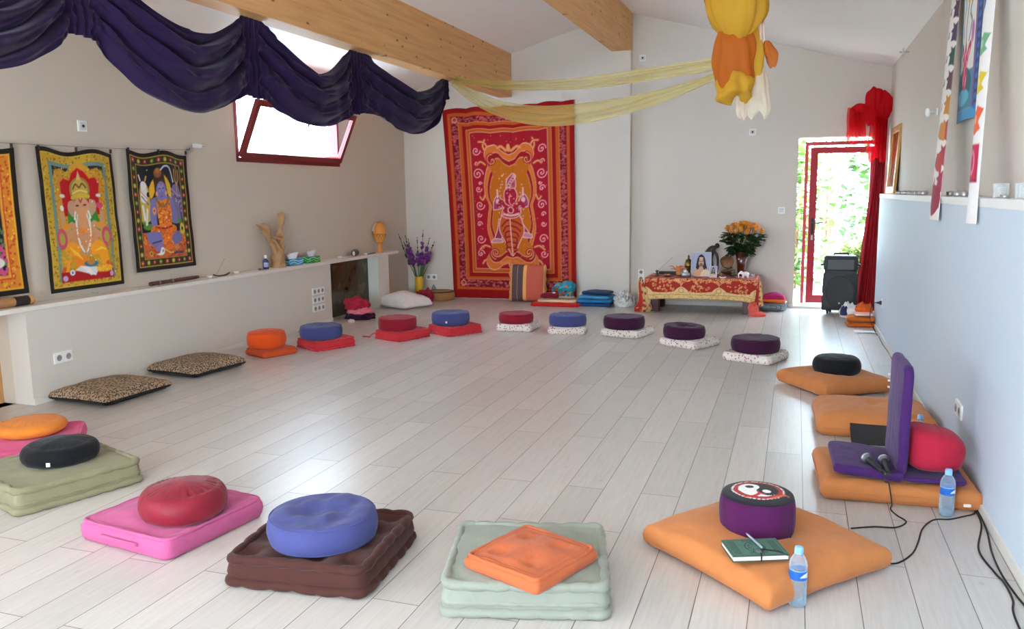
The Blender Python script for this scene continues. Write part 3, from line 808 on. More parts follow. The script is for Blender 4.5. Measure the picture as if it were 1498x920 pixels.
PET = clear('pet_plastic', (214, 234, 248), .34, .08); WATER = clear('water', (190, 220, 240), .2, .03)
CAP = plain('pale_blue_cap', (140, 190, 230), .4)
def bottle(label, x, y, z, h=.215, r=.0325, lab=True, group='small water bottles'):
    t = thing('water_bottle', label, 'bottle', (x, y, z), 0, group)
    k = h/.215
    prof = [(.02, 0), (.9, .002), (1, .01), (1, .02), (.94, .026), (1, .032), (1, .05), (.94, .056), (1, .062), (1, .08), (.94, .086), (1, .092), (1, .096), (.97, .1), (.97, .138), (1, .142), (1, .15), (.9, .166), (.62, .182), (.42, .190), (.40, .198)]
    MB().lathe([(q*r, z_*k) for q, z_ in prof], 22).build('bottle_body', PET, t)
    MB().lathe([(q*r*.93, .004+z_*k*.96) for q, z_ in prof[:13]], 18).build('water', WATER, t)
    if lab:
        cvl = Cv(64, 24, .375, (38, 96, 178)); cvl.poly([(.28, .12), (.36, .24), (.48, .28), (.58, .22), (.66, .1), (.5, .08)], (236, 240, 246), 3); cvl.rect(0, .34, 1, .375, (150, 190, 232)); cvl.line([(.3, .1), (.5, .2), (.66, .12)], .02, (120, 160, 210))
        for off in (.0,):
            cvl.cloth('bottle_label', lambda u, v: (r*.985*math.cos(-PI*1.0+2*PI*u), r*.985*math.sin(-PI*1.0+2*PI*u), (.101+.036*v)*k), t, painted(.45, 'painted_label', 0))
    MB().lathe([(.014, .19*k), (.0155, .192*k), (.0155, .208*k), (.014, h), (.002, h)], 18, fn=lambda q, z_, a: q*(1+.025*math.sin(18*a))).build('cap', CAP, t)
    return t
b1 = bottle('clear water bottle standing before the big apricot cushion with the notebook', .052, 3.0, 0, .222)
b2 = bottle('clear water bottle standing on the boards in front of the red bolster', .705, 4.08, 0, .222)
b3 = bottle('clear water bottle standing behind the red bolster near the wall', .715, 5.08, 0, .216)

t = thing('notebook', 'dark green decorated notebook lying on the big apricot cushion', 'notebook', (-.105, 3.075, .1445), 22)
MT = Matrix.Rotation(math.radians(2), 4, 'Y')
MB().box(-.107, .107, -.073, .073, 0, .003, .001).build('cover', plain('green_leatherette', (46, 74, 64), .5), t, smooth=False)
MB().box(-.103, .103, -.07, .07, .003, .019).build('page_block', plain('page_paper', (226, 222, 210), .8, bump=.3, bscale=300), t, smooth=False)
c = Cv(150, 102, .68, (86, 122, 106))
c.frame(.03, .03, .97, .65, .012, (40, 66, 58))
for k in range(5): c.rect(.07+.028*k, .07, .082+.028*k, .61, (34, 52, 48)); c.rect(.80+.028*k, .07, .812+.028*k, .61, (34, 52, 48))
c.ring(.5, .34, .17, .2, .018, (36, 56, 50)); c.ring(.5, .34, .11, .14, .012, (40, 62, 54))
for k in range(8): c.line([(.5+.05*math.cos(k*PI/4), .34+.06*math.sin(k*PI/4)), (.5+.16*math.cos(k*PI/4+.3), .34+.18*math.sin(k*PI/4+.3))], .012, (34, 54, 48))
for k in range(4): c.rect(.34, .08+.02*k, .66, .088+.02*k, (40, 60, 54)); c.rect(.34, .56+.02*k, .66, .568+.02*k, (40, 60, 54))
c.cloth('decorated_cover', lambda u, v: (-.107+.214*u, -.073+.146*v, .0235), t, painted(.5, 'painted_label', 0))
MB().box(-.107, .107, -.073, .073, .019, .0225, .001).build('cover', plain('green_leatherette', (46, 74, 64), .5), t, smooth=False)
MB().tube([(.0, -.0745, .0), (.0, -.0745, .024), (.005, -.04, .026), (.02, -.03, .026)], .0025, 6).tube([(.02, -.03, .027), (.07, -.05, .027), (.1, -.075, .02)], .0025, 6).build('elastic_strap', DARK, t)
MB().lathe([(.001, .0), (.011, .0), (.011, .004), (.001, .005)], 14, cx=.0, cy=-.045, cz=.024).build('clasp', plain('grey_metal', (120, 122, 118), .4, metal=.7), t)
t = thing('pen', 'silver pen lying across the green notebook', 'pen', (-.11, 3.12, .175), 0)
M = Matrix.Rotation(math.radians(-62), 4, 'Z') @ Matrix.Rotation(math.radians(90), 4, 'Y')
MB().lathe([(.001, -.07), (.003, -.06), (.0045, -.05), (.0045, .05), (.004, .065), (.001, .066)], 10).xf(M).build('barrel', plain('pen_silver', (176, 188, 202), .3, metal=.4), t)
MB().box(-.006, -.0045, -.0015, .0015, .02, .06).xf(M).build('clip', CHROME, t, smooth=False)

def cable(label, pts, r=.0035, name='cable', mat_=None, k=8):
    return tag(MB().tube(pts, r, 8, smooth=k).build(name, mat_ or DARK), label, 'cable', 'black cables on the floor by the right wall')
cable('black microphone cable looping off the apricot cushion onto the boards', [(.428, 4.018, .19), (.43, 3.99, .165), (.45, 4.06, .138), (.46, 4.10, .118), (.475, 4.085, .03), (.47, 4.07, .005), (.49, 4.0, .0045), (.52, 3.93, .0045), (.47, 3.85, .0045), (.38, 3.83, .0045), (.28, 3.78, .0045)], .0035)
cable('black cable curving in front of the bolster to the big apricot cushion', [(.35, 3.45, .0045), (.43, 3.46, .0045), (.5, 3.57, .0045), (.54, 3.7, .0045), (.58, 3.87, .0045), (.64, 3.99, .0045), (.71, 4.02, .0045), (.77, 4.07, .0045), (.83, 4.13, .0045), (.845, 4.22, .0045)])
cable('black cable bending away from the skirting at the bottom right', [(.843, 4.26, .0045), (.835, 4.0, .0045), (.77, 3.7, .0045), (.785, 3.49, .0045), (.8, 3.4, .0055), (.80, 3.26, .0045), (.775, 3.1, .0045), (.77, 2.6, .0045)], .004)
cable('black cable lying nearest the skirting at the bottom right', [(.85, 4.24, .006), (.845, 3.95, .0045), (.815, 3.68, .0045), (.805, 3.45, .011), (.82, 3.3, .0045), (.83, 3.2, .0045), (.835, 2.9, .0045), (.83, 2.6, .0045)], .004)
cable('thin grey cable running along the foot of the right wall', [(.845, 9.1, .004), (.84, 8.6, .004), (.855, 8.05, .004), (.83, 7.5, .004), (.845, 7.0, .004), (.835, 6.4, .004), (.848, 5.6, .004), (.845, 5.0, .004), (.848, 4.75, .004), (.846, 4.3, .004)], .0035, mat_=plain('grey_cable', (70, 70, 66), .6))

# ------------------------------------------------------------------ drapes along the beams
def swag(name, A, B, zt, top_mid, bot_mid, bot_a, bot_b, mat_, parent, seed=0, nu=150, nv=60, amp=.034, xo=0, ga=.11, gb=.11, skew=0.0, p0=1.05):
    """draped cloth between tie points A,B (x, y); *_mid = height at the middle, bot_a/bot_b = lower edge under the tie points"""
    (xa, ya), (xb, yb) = A, B
    L = yb-ya
    def f(u, v):
        s_ = .5-.5*math.cos(PI*u)
        s_ = .45*u+.55*s_
        y = ya-.035+(L+.07)*s_
        d0, d1 = max(0, y-ya), max(0, yb-y)
        q = min(1, max(0, (d0-ga)/(L-ga-gb)))
        q2 = q**(1+skew)
        sn = math.sin(PI*q2)
        ze = zt-(zt-(bot_a+(bot_b-bot_a)*s_))*v
        zm = top_mid+(bot_mid-top_mid)*v
        z = ze+(zm-ze)*sn**(p0-.25*v)
        dep = zt-z
        near = min(max(d0-ga*.6, 0), max(d1-gb*.6, 0))
        th = math.atan2(dep, .55*near+.015)
        r = math.hypot(dep, near)
        k = min(1, r/.30)
        ph = 2*PI*(2.6*v**.85)+seed*1.7
        fo = amp*k*math.sin(ph+2.2*(th-.8)*3)+amp*.5*k*math.sin(2.3*ph+11*th+seed)+amp*.28*k*math.sin(36*th+seed*2)
        fo += .35*amp*nz(y*1.6, z*3, 0, 1.4, seed)
        gq = math.exp(-(min(d0, d1)/.13)**2)
        fo = fo*(1-.8*gq)+gq*.016*math.sin(y*105)*min(1, .3+dep*2)
        belly = .12*sn*math.sin(PI*(.15+.8*v))
        x = xa+(xb-xa)*s_+xo+fo+belly
        return (x, y, z+.25*fo*sn*(1-v**6))
    return MB().grid(nu, nv, f).build(name, mat_, parent, solid=.003)

PURP = fabric('purple_drape', (38, 23, 59), .25, .08)
t = thing('drape', 'long dark purple cloth swagged along the left beam above the window', 'drape', (0, 0, 0))
bx = -3.93
zb = 2.85
swag('cloth', (bx, 2.30), (bx, 3.86), 2.84, 2.50, 2.15, 2.40, 2.44, PURP, t, 1)
swag('cloth', (bx, 3.86), (bx, 5.45), 2.84, 2.60, 2.08, 2.44, 2.25, PURP, t, 2, skew=.15)
swag('cloth', (bx, 5.45), (bx, 7.02), 2.84, 2.55, 2.10, 2.25, 2.26, PURP, t, 3, skew=.1)
swag('cloth', (bx, 7.02), (bx, 9.16), 2.84, 2.62, 2.16, 2.26, 2.62, PURP, t, 4, skew=.25, gb=.14)
# sheer yellow ribbons from the beam to the ridge knot
YEL = sheer('yellow_organza', (222, 206, 124), .58)
t = thing('sheer_drape', 'pale yellow sheer cloth slung from the left beam across the tapestry top', 'drape', (0, 0, 0))
def ribbon(name, P0, P1, sag, w0, wm, w1, mat_, parent, seed, tilt=0):
    P0, P1 = Vector(P0), Vector(P1)
    d = (P1-P0); n = Vector((d.y, -d.x, 0)).normalized()
    def f(u, v):
        c = P0+d*u; s = math.sin(PI*u)**.9
        w = (w0*(1-u)**2+wm*2*u*(1-u)*1.4+w1*u*u)
        z = c.z-sag*4*u*(1-u)*(1-.25*u)-w*(v-.3)
        fo = .018*math.sin(2*PI*(3.2*v)+seed+3*u)+.008*math.sin(2*PI*8*v+seed*2-2*u)
        return (c.x+n.x*(fo+tilt*w*(v-.5)), c.y+n.y*(fo+tilt*w*(v-.5)), z+.02*nz(u*3, v*3, seed, 1, seed))
    return MB().grid(70, 22, f).build(name, mat_, parent)
ribbon('sheer_strip', (-3.80, 9.10, 2.845), (-.50, 5.62, 2.34), .12, .05, .085, .075, YEL, t, 1)
ribbon('sheer_strip', (-3.82, 9.08, 2.83), (-.48, 5.60, 2.27), .36, .09, .20, .06, YEL, t, 2, .3)
# orange and yellow knotted scarves from the ridge
OR = sheer('orange_voile', (204, 114, 40), .86); YO = sheer('yellow_voile', (218, 174, 58), .88); WV = sheer('white_voile', (238, 228, 210), .72); PKV = sheer('pink_white_voile', (240, 216, 204), .75)
t = thing('scarf_bundle', 'orange and yellow scarves knotted and hanging from the ceiling', 'scarf', (-.42, 5.6, 2.0))
def petal(name, z0, z1, rx, ry, mat_, parent, ox=0, oy=0, seed=0, k=7, top=.25, open_=.75, lean=0):
    def f(u, v):
        a = 2*PI*u
        w = (top+(1-top)*math.sin(PI*min(1, v**.8*.62+.02))**.9) if v < .8 else (top+(1-top)*math.sin(PI*(.8**.8*.62+.02))**.9)*(1-((v-.8)/.2)**2*(1-open_))
        q = 1+.055*math.sin(k*a+seed+2.5*v)+.035*math.sin(2*k*a+seed*2-3*v)+.22*nz(math.cos(a), math.sin(a), v*2.2, 1.2, seed)
        return (ox+lean*v+rx*w*q*math.cos(a), oy+ry*w*q*math.sin(a), z1+(z0-z1)*v+.03*math.sin(2*a+seed)*v)
    return MB().grid(80, 26, f, cu=True).build(name, mat_, parent)
petal('yellow_scarf', .46, 1.30, .19, .12, YO, t, .0, -.02, 1, 6, .5, .45, .02)
petal('orange_scarf', .57, 1.30, .07, .08, OR, t, -.155, .03, 2, 5, .4, .3, .045)
petal('orange_scarf', .13, .56, .135, .10, OR, t, .01, 0, 3, 5, .45, .35, .01)
petal('yellow_scarf', .075, .25, .118, .105, YO, t, .015, .0, 4, 6, .8, .25, .01)
petal('yellow_scarf', .16, .52, .06, .05, YO, t, .125, .02, 9, 4, .4, .4, .02)
petal('white_scarf', -.02, .32, .068, .05, WV, t, .155, .02, 5, 4, .3, .55, .015)
petal('white_scarf', -.02, .22, .035, .03, WV, t, .055, .02, 6, 4, .3, .5, .01)
petal('orange_scarf', .30, .44, .04, .03, OR, t, .205, .03, 7, 3, .3, .7, .04)
def strip(u, v): return (.13+.02*math.sin(5*v)+.05*(u-.5)+.06*v, .02*math.sin(9*u), 1.30-.86*v)
MB().grid(10, 24, strip).build('white_scarf', PKV, t)
MB().lathe([(.004, 0), (.035, .004), (.035, .02), (.004, .024)], 16, cz=1.318).build('ceiling_hook', WHITE, t)

# ------------------------------------------------------------------ wall hangings
RED, ORG, CRM, WINE = (154, 13, 16), (194, 86, 30), (222, 168, 134), (112, 10, 34)
# far wall batik
W_, H_ = 200, 288
asp = 1.42
c = Cv(W_, H_, asp, RED)
c.rect(.035, .065, .965, 1.385, ORG)
c.rect(.055, .08, .945, 1.362, (196, 60, 50))
c.rect(.06, .085, .94, 1.358, WINE)
Rr = random.Random(4)
def band(x0, y0, x1, y1, n):
    for _ in range(n):
        x, y = Rr.uniform(x0, x1), Rr.uniform(y0, y1)
        c.line([(x-.007, y), (x, y+.009*Rr.choice((-1, 1))), (x+.007, y)], .0038, (206, 100, 96))
band(.066, .09, .108, 1.35, 300); band(.892, .09, .934, 1.35, 300); band(.11, .09, .89, .14, 190); band(.11, 1.315, .89, 1.352, 170)
for (x, y) in ((.087, .115), (.913, .115), (.087, 1.333), (.913, 1.333)): c.ring(x, y, .018, .018, .008, (236, 150, 120))
c.rect(.113, .145, .887, 1.312, ORG); c.rect(.142, .165, .858, 1.288, RED); c.rect(.172, .198, .828, 1.262, ORG); c.rect(.198, .226, .802, 1.236, WINE); c.rect(.202, .230, .798, 1.232, (166, 16, 34))
c.frame(.198, .226, .802, 1.236, .005, CRM); c.frame(.113, .145, .887, 1.312, .004, (230, 150, 90)); c.frame(.172, .198, .828, 1.262, .004, (230, 150, 90))
# scrolling corner flourishes
for sx in (-1, 1):
    X = lambda x: .5+sx*x
    for (x, y, r, tn, d) in ((.255, 1.10, .034, 1.6, 1), (.25, .93, .042, 1.8, -1), (.25, .82, .025, 1.4, 1), (.245, .70, .036, 1.7, 1), (.255, .56, .022, 1.3, -1), (.25, .45, .036, 1.6, 1), (.255, .34, .03, 1.5, -1), (.255, 1.01, .02, 1.2, 1), (.255, .63, .02, 1.2, 1), (.235, .86, .014, 1.2, -1), (.24, .39, .014, 1.2, 1)):
        c.spiral(X(x), y, r, tn, .008, (240, 160, 170), 0, sx*d)
    for (pts) in (((.16, 1.06), (.20, 1.13), (.185, 1.18)), ((.19, 1.0), (.225, 1.02), (.25, 1.0)), ((.20, .78), (.22, .74), (.24, .76)), ((.18, .39), (.22, .40), (.26, .37)), ((.16, 1.12), (.19, 1.16), (.23, 1.165)), ((.18, .3), (.22, .29), (.24, .265))):
        c.line([(X(x), y) for x, y in pts], .02, ORG, 4); c.line([(X(x), y) for x, y in pts], .005, (244, 196, 170), 4)
# cartouche
half = [(0, 1.03), (.05, 1.055), (.10, 1.10), (.16, 1.08), (.175, 1.02), (.15, .97), (.165, .93), (.185, .84), (.18, .76), (.155, .70), (.165, .64), (.175, .54), (.155, .46), (.14, .40), (.18, .36), (.19, .31), (.16, .27), (.11, .27), (.05, .31), (0, .30)]
def sym(h, k=1.0, cy=.68): return [(.5+x*k, cy+(y-cy)*k) for x, y in h]+[(.5-x*k, cy+(y-cy)*k) for x, y in reversed(h[1:-1])]
c.poly(sym(half, 1.12), CRM, 3); c.poly(sym(half, 1.10), (214, 110, 44), 3); c.poly(sym(half, .985), CRM, 3); c.poly(sym(half, .97), (160, 18, 24), 3); c.poly(sym(half, .88), CRM, 3); c.poly(sym(half, .865), (194, 102, 16), 3)
for sx in (-1, 1):
    X = lambda x: .5+sx*x
    c.spiral(X(.135), 1.035, .045, 1.2, .02, (170, 20, 24), PI/2, -sx); c.spiral(X(.135), 1.035, .045, 1.2, .006, CRM, PI/2, -sx)
    c.spiral(X(.135), .345, .045, 1.2, .02, (170, 20, 24), -PI/2, sx); c.spiral(X(.135), .345, .045, 1.2, .006, CRM, -PI/2, sx)
    c.line([(X(.02), 1.10), (X(.06), 1.13), (X(.09), 1.12)], .022, (222, 130, 70), 4); c.line([(X(.02), 1.10), (X(.06), 1.13), (X(.09), 1.12)], .006, CRM, 4)
    c.line([(X(.02), .285), (X(.07), .265), (X(.1), .275)], .022, (222, 130, 70), 4)
c.ell(.5, 1.12, .016, .03, (230, 150, 90))
# dancing figure
FR, FW = (170, 24, 48), (230, 176, 176)
def outl(pts, sm=3, fill=FR, w=.007):
    c.poly(pts, fill, sm); c.line(list(pts)+[pts[0]], w, FW, sm)
outl([(.40, .60), (.385, .52), (.36, .445), (.40, .44), (.44, .50), (.46, .58)], 3, (150, 40, 80)); outl([(.56, .62), (.60, .55), (.645, .475), (.60, .46), (.57, .50), (.54, .58)], 3, (150, 40, 80))
outl([(.33, .425), (.36, .455), (.42, .445), (.42, .425)], 2, (196, 130, 150)); outl([(.57, .47), (.60, .50), (.66, .48), (.65, .455)], 2, (196, 130, 150))
skirt = [(.42, .62), (.40, .55), (.41, .49), (.45, .42), (.48, .36), (.505, .325), (.53, .36), (.56, .42), (.60, .50), (.59, .57), (.56, .63)]
outl(skirt, 3, ORG)
for i in range(6):
    y = .59-.04*i
    c.line([(.485, y), (.455-.0*i, y-.01), (.42+.012*i, y-.045)], .012, (150, 20, 36), 4)
    c.line([(.495, y), (.54, y-.012), (.585-.014*i, y-.04)], .012, (150, 20, 36), 4)
c.line([(.49, .63), (.495, .5), (.505, .34)], .008, FW, 3)
outl([(.43, .66), (.43, .62), (.50, .605), (.57, .63), (.575, .68), (.53, .72), (.47, .72)])
for (x, y) in ((.395, .73), (.60, .74)):
    outl([(x-.035, y-.06), (x-.03, y), (x, y+.045), (x+.03, y+.01), (x+.035, y-.05)], 2, (160, 60, 100)); c.ell(x, y, .015, .02, FW)
    c.line([(x, y+.03), (x, y+.085)], .012, FW)
c.line([(.45, .70), (.42, .73), (.40, .70)], .025, FR, 3); c.line([(.55, .70), (.58, .72), (.60, .69)], .025, FR, 3)
outl([(.455, .72), (.45, .79), (.48, .83), (.53, .83), (.555, .78), (.54, .73), (.52, .70), (.48, .70)])
outl([(.47, .83), (.475, .88), (.505, .92), (.535, .935), (.545, .88), (.54, .83)], 3, (180, 70, 96))
for k in range(5): c.ring(.49+.012*k, .845+.018*k, .012, .012, .006, FW)
c.line([(.50, .78), (.49, .73), (.51, .70), (.53, .72)], .022, (196, 40, 60), 4); c.line([(.50, .78), (.49, .73), (.51, .70), (.53, .72)], .005, FW, 4)
c.ring(.5, .665, .022, .022, .008, FW); c.line([(.44, .635), (.5, .625), (.56, .64)], .016, FW, 4)
c.speck(.40, .60, .60, .93, 60, FW, .0045, 8)
c.speck(.21, .24, .79, 1.22, 90, (230, 140, 140), .003, 9)
tp = thing('tapestry', 'tall red and orange batik tapestry on the far wall', 'tapestry', (0, YB, 0))
def fb(u, v):
    xl = -4.72-.115*v+.02*math.sin(3*v); xr = -2.865-.03*v
    x = xl+(xr-xl)*u
    z = .012+(2.69+.04*u+.018*abs(math.sin(PI*5.5*u))+.01*math.sin(9*u)-.012)*v
    return (x, -.028-.012*math.sin(2*PI*4*u+1)*(.4+.6*v)-.006*math.sin(2*PI*9*u)-(.014 if abs(u-.52) < .004 else 0), z)
c.cloth('batik_cloth', fb, tp, solid=.003)
MB().box(-4.84, -2.88, -.016, -.004, 2.655, 2.675).build('batten', plain('batten_wood', (150, 120, 90), .6), tp, smooth=False)

# left wall hangings -------------------------------------------------
GOLD, DG, BLK = (196, 156, 44), (120, 96, 30), (26, 20, 18)
def hanging_fn(y0, y1, z0, z1, x, seed):
    def f(u, v):
        sag = .018*math.sin(PI*3*u+seed)*v*v
        return (x+.012*math.sin(2*PI*1.5*u+seed)*(.3+.7*v)+.006*nz(u*4, v*5, seed, 1, seed)+.02*(1-v)*.4, y0+(y1-y0)*u+.01*math.sin(3*v+seed), z0+(z1-z0)*v+sag)
    return f
def ganesha():
    A = 1.47
    c = Cv(128, 188, A, (30, 22, 18))
    c.rect(.045, .045, .955, A-.045, GOLD); c.speck(.05, .05, .95, A-.05, 900, DG, .008, 2); c.speck(.05, .05, .95, A-.05, 260, (226, 196, 70), .006, 3); c.frame(.05, .05, .95, A-.05, .008, (226, 190, 70))
    c.rect(.125, .10, .875, A-.13, (110, 140, 132)); c.rect(.17, .12, .83, A-.17, (34, 30, 34))
    # ornate gold arch
    arch = [(.17, .10), (.17, 1.05), (.16, 1.16), (.20, 1.26), (.28, 1.29), (.36, 1.26), (.42, 1.33), (.50, 1.36), (.58, 1.33), (.66, 1.26), (.74, 1.28), (.82, 1.24), (.85, 1.14), (.83, 1.0), (.84, .10)]
    c.poly(arch, (204, 150, 44)); c.speck(.17, .10, .83, 1.3, 420, (150, 112, 28), .008, 4); c.speck(.17, .10, .83, 1.3, 160, (240, 214, 90), .005, 5)
    red = [(.26, .80), (.24, 1.05), (.24, 1.15), (.30, 1.20), (.38, 1.18), (.42, 1.26), (.50, 1.31), (.58, 1.26), (.64, 1.18), (.72, 1.19), (.77, 1.13), (.75, 1.0), (.74, .80)]
    c.poly(red, (226, 120, 40)); c.poly([(.5+(x-.5)*.93, y-.012) for x, y in red], (184, 14, 20))
    # halo / crown
    c.ell(.50, 1.06, .125, .14, (150, 126, 60)); c.ell(.5, 1.06, .10, .115, (190, 156, 70)); c.line([(.42, 1.08), (.46, 1.13), (.5, 1.09), (.54, 1.13), (.58, 1.08)], .016, (96, 70, 34), 4); c.line([(.41, 1.03), (.5, 1.06), (.59, 1.03)], .014, (226, 196, 110), 4); c.poly([(.47, 1.17), (.53, 1.17), (.505, 1.27)], (206, 170, 110))
    for k in range(14): c.ell(.40+.2*k/13, .985+.02*math.sin(PI*k/13), .018, .02, (200, 172, 48))
    # green cloth at shoulders
    c.poly([(.40, .92), (.33, .86), (.31, .70), (.37, .62), (.44, .74)], (62, 136, 44), 3); c.poly([(.60, .92), (.67, .86), (.72, .66), (.66, .58), (.57, .74)], (62, 136, 44), 3)
    # ears, head, trunk
    SK_ = (204, 150, 112)
    c.poly([(.42, .96), (.34, .94), (.33, .84), (.40, .78)], (190, 150, 120), 3); c.poly([(.60, .96), (.68, .93), (.68, .84), (.60, .78)], (190, 150, 120), 3)
    c.ell(.5, .56, .17, .20, (200, 146, 102)); c.ell(.5, .88, .10, .10, SK_); c.poly([(.44, .86), (.44, .74), (.48, .62), (.53, .58), (.56, .62), (.54, .72), (.57, .86)], (212, 150, 104), 4)
    c.ell(.455, .90, .02, .01, (90, 40, 40)); c.ell(.545, .90, .02, .01, (90, 40, 40)); c.line([(.48, .97), (.5, .93), (.52, .97)], .012, (190, 40, 40)); c.line([(.42, .83), (.40, .76)], .02, (230, 224, 210)); c.line([(.58, .83), (.6, .76)], .02, (230, 224, 210))
    # arms with objects
    for sx in (-1, 1):
        X = lambda x: .5+sx*x
        c.line([(X(.14), .70), (X(.24), .66), (X(.26), .80)], .06, (202, 150, 110), 4); c.line([(X(.14), .62), (X(.25), .52), (X(.22), .44)], .065, (206, 148, 104), 4)
        c.ring(X(.295), .55, .055, .085, .03, (206, 80, 104)); c.ell(X(.295), .55, .038, .065, (180, 160, 70))
        c.ell(X(.22), .68, .06, .03, (226, 150, 40)); c.line([(X(.06), .80), (X(.085), .6), (X(.03), .42)], .02, (216, 206, 190), 4); c.line([(X(.09), .78), (X(.07), .5), (X(.015), .40)], .012, (240, 236, 226), 4)
    c.ell(.735, .885, .045, .035, (216, 70, 110)); c.ell(.245, .87, .025, .03, (232, 228, 220)); c.ell(.27, 1.0, .035, .02, (220, 214, 206)); c.ell(.73, .99, .035, .018, (220, 214, 206))
    c.ell(.49, .63, .04, .03, (232, 142, 40)); c.speck(.38, .44, .62, .66, 50, (230, 120, 60), .009, 6)
    # dhoti legs
    c.poly([(.44, .46), (.32, .52), (.22, .42), (.16, .22), (.24, .18), (.30, .32), (.40, .34)], (240, 156, 26), 4); c.poly([(.56, .46), (.68, .52), (.78, .40), (.80, .22), (.72, .22), (.66, .36), (.58, .36)], (240, 156, 26), 4)
    c.poly([(.30, .34), (.42, .38), (.52, .32), (.50, .24), (.40, .22)], (238, 132, 24), 3)
    for k in range(4): c.line([(.30+.03*k, .46-.02*k), (.36+.03*k, .38-.02*k)], .01, (250, 206, 60)); c.line([(.62+.03*k, .40+.01*k), (.70+.02*k, .44-.01*k)], .01, (250, 206, 60))
    c.line([(.20, .24), (.17, .18)], .05, (216, 90, 30)); c.line([(.78, .26), (.83, .24)], .05, (216, 90, 30))
    # offerings on a red floor
    c.rect(.15, .095, .85, .20, (170, 14, 24)); c.poly([(.34, .215), (.42, .255), (.66, .22), (.60, .135)], (222, 218, 216)); c.poly([(.42, .25), (.52, .24), (.58, .16), (.54, .14)], (236, 232, 230))
    c.ell(.555, .27, .09, .035, (50, 120, 150)); c.ell(.555, .285, .05, .03, (190, 130, 60)); c.ell(.735, .205, .11, .04, (232, 154, 32)); c.speck(.64, .17, .83, .235, 70, (250, 200, 60), .006, 7); c.ell(.30, .19, .035, .03, (220, 222, 226)); c.ell(.30, .19, .014, .014, (80, 110, 170)); c.ell(.20, .135, .035, .03, (190, 160, 210)); c.ell(.82, .14, .025, .03, (190, 160, 210))
    c.speck(.15, .26, .34, .42, 40, (180, 160, 50), .012, 8); c.speck(.8, .26, .86, .5, 30, (170, 150, 50), .012, 9)
    c.speck(.12, .1, .88, 1.35, 14, (250, 240, 200), .007, 10)
    return c
def shiva():
    A = 1.42
    c = Cv(128, 182, A, (24, 18, 18))
    c.rect(.05, .05, .95, A-.05, (52, 46, 22))
    R = random.Random(2)
    k = 0
    for (x0, y0, x1, y1, n) in ((.10, .10, .10, A-.10, 13), (.90, .10, .90, A-.10, 13), (.10, .10, .90, .10, 9), (.10, A-.10, .90, A-.10, 9)):
        for i in range(n):
            t_ = i/(n-1); q = ((184, 60, 70), (170, 160, 50), (150, 40, 40), (96, 120, 40))[i % 4]
            c.ell(x0+(x1-x0)*t_, y0+(y1-y0)*t_, .026, .028, q); c.ell(x0+(x1-x0)*t_, y0+(y1-y0)*t_, .009, .01, (230, 190, 110))
    c.frame(.055, .055, .945, A-.055, .012, (196, 160, 60)); c.frame(.145, .145, .855, A-.145, .012, (206, 160, 60))
    c.rect(.15, .15, .85, A-.15, (24, 24, 32))
    c.rect(.15, .15, .85, .46, (206, 100, 44)); c.speck(.15, .15, .85, .46, 120, (170, 70, 40), .014, 3); c.speck(.15, .3, .85, .46, 90, (236, 140, 50), .011, 4)
    for (x, y, rx, ry) in ((.22, .60, .06, .05), (.72, .60, .12, .05), (.26, .53, .08, .04)): c.ell(x, y, rx, ry, (90, 140, 50))
    # mountain on the right
    c.poly([(.62, .62), (.64, .86), (.70, 1.02), (.80, 1.06), (.85, .92), (.85, .62)], (120, 108, 150)); 
    for j in range(8): c.line([(.66+.02*j, .98-.03*j), (.76+.01*j, .92-.05*j), (.83, .90-.03*j)], .018, ((160, 148, 186), (84, 72, 112))[j % 2], 3)
    # cow on the left
    c.poly([(.16, .60), (.17, .96), (.24, 1.06), (.31, 1.02), (.33, .86), (.30, .60)], (206, 170, 70), 3); c.poly([(.18, .84), (.20, 1.0), (.26, 1.04), (.30, .96), (.27, .82)], (224, 222, 222), 3); c.ell(.245, 1.03, .05, .055, (230, 228, 226)); c.line([(.2, 1.09), (.18, 1.15)], .022, (230, 220, 200)); c.line([(.28, 1.09), (.3, 1.14)], .022, (200, 160, 70)); c.ell(.31, .92, .025, .03, (30, 26, 30)); c.line([(.2, .78), (.22, .62)], .035, (226, 224, 222)); c.line([(.27, .74), (.24, .56)], .03, (220, 218, 216)); c.line([(.2, .9), (.3, .8)], .014, (80, 90, 110)); c.line([(.19, .96), (.29, .87)], .012, (210, 120, 130))
    BL = (122, 116, 172)
    # hair and shawl
    c.poly([(.36, 1.05), (.36, .76), (.42, .64), (.62, .64), (.64, 1.0), (.56, 1.16), (.46, 1.18)], (60, 40, 30), 3); c.poly([(.56, 1.14), (.66, 1.02), (.66, .84), (.60, .92)], (220, 176, 44), 2); c.poly([(.40, 1.10), (.33, 1.0), (.34, .86), (.41, .95)], (226, 170, 40), 2)
    c.ell(.47, 1.17, .055, .06, (140, 84, 40)); c.ell(.47, 1.19, .03, .03, (176, 104, 50)); c.line([(.52, 1.20), (.58, 1.24), (.66, 1.22), (.71, 1.06)], .022, (190, 188, 208), 4)
    # body
    c.poly([(.34, .86), (.30, .66), (.33, .52), (.40, .52), (.42, .70), (.62, .70), (.64, .58), (.74, .56), (.74, .70), (.66, .86), (.5, .9)], BL, 3)
    c.poly([(.42, .84), (.44, .50), (.62, .50), (.63, .84)], (226, 128, 44), 2); c.speck(.43, .5, .62, .82, 90, (196, 84, 34), .011, 6); c.speck(.43, .5, .62, .82, 60, (248, 172, 70), .007, 7)
    c.ell(.505, .95, .075, .115, BL); c.ell(.50, .985, .05, .05, (140, 134, 190)); c.line([(.465, .98), (.485, .98)], .012, (40, 36, 60)); c.line([(.525, .98), (.545, .98)], .012, (40, 36, 60)); c.line([(.505, .97), (.505, .92)], .01, (100, 92, 150)); c.ell(.505, .885, .02, .007, (150, 70, 90)); c.ell(.505, 1.03, .006, .016, (200, 70, 60))
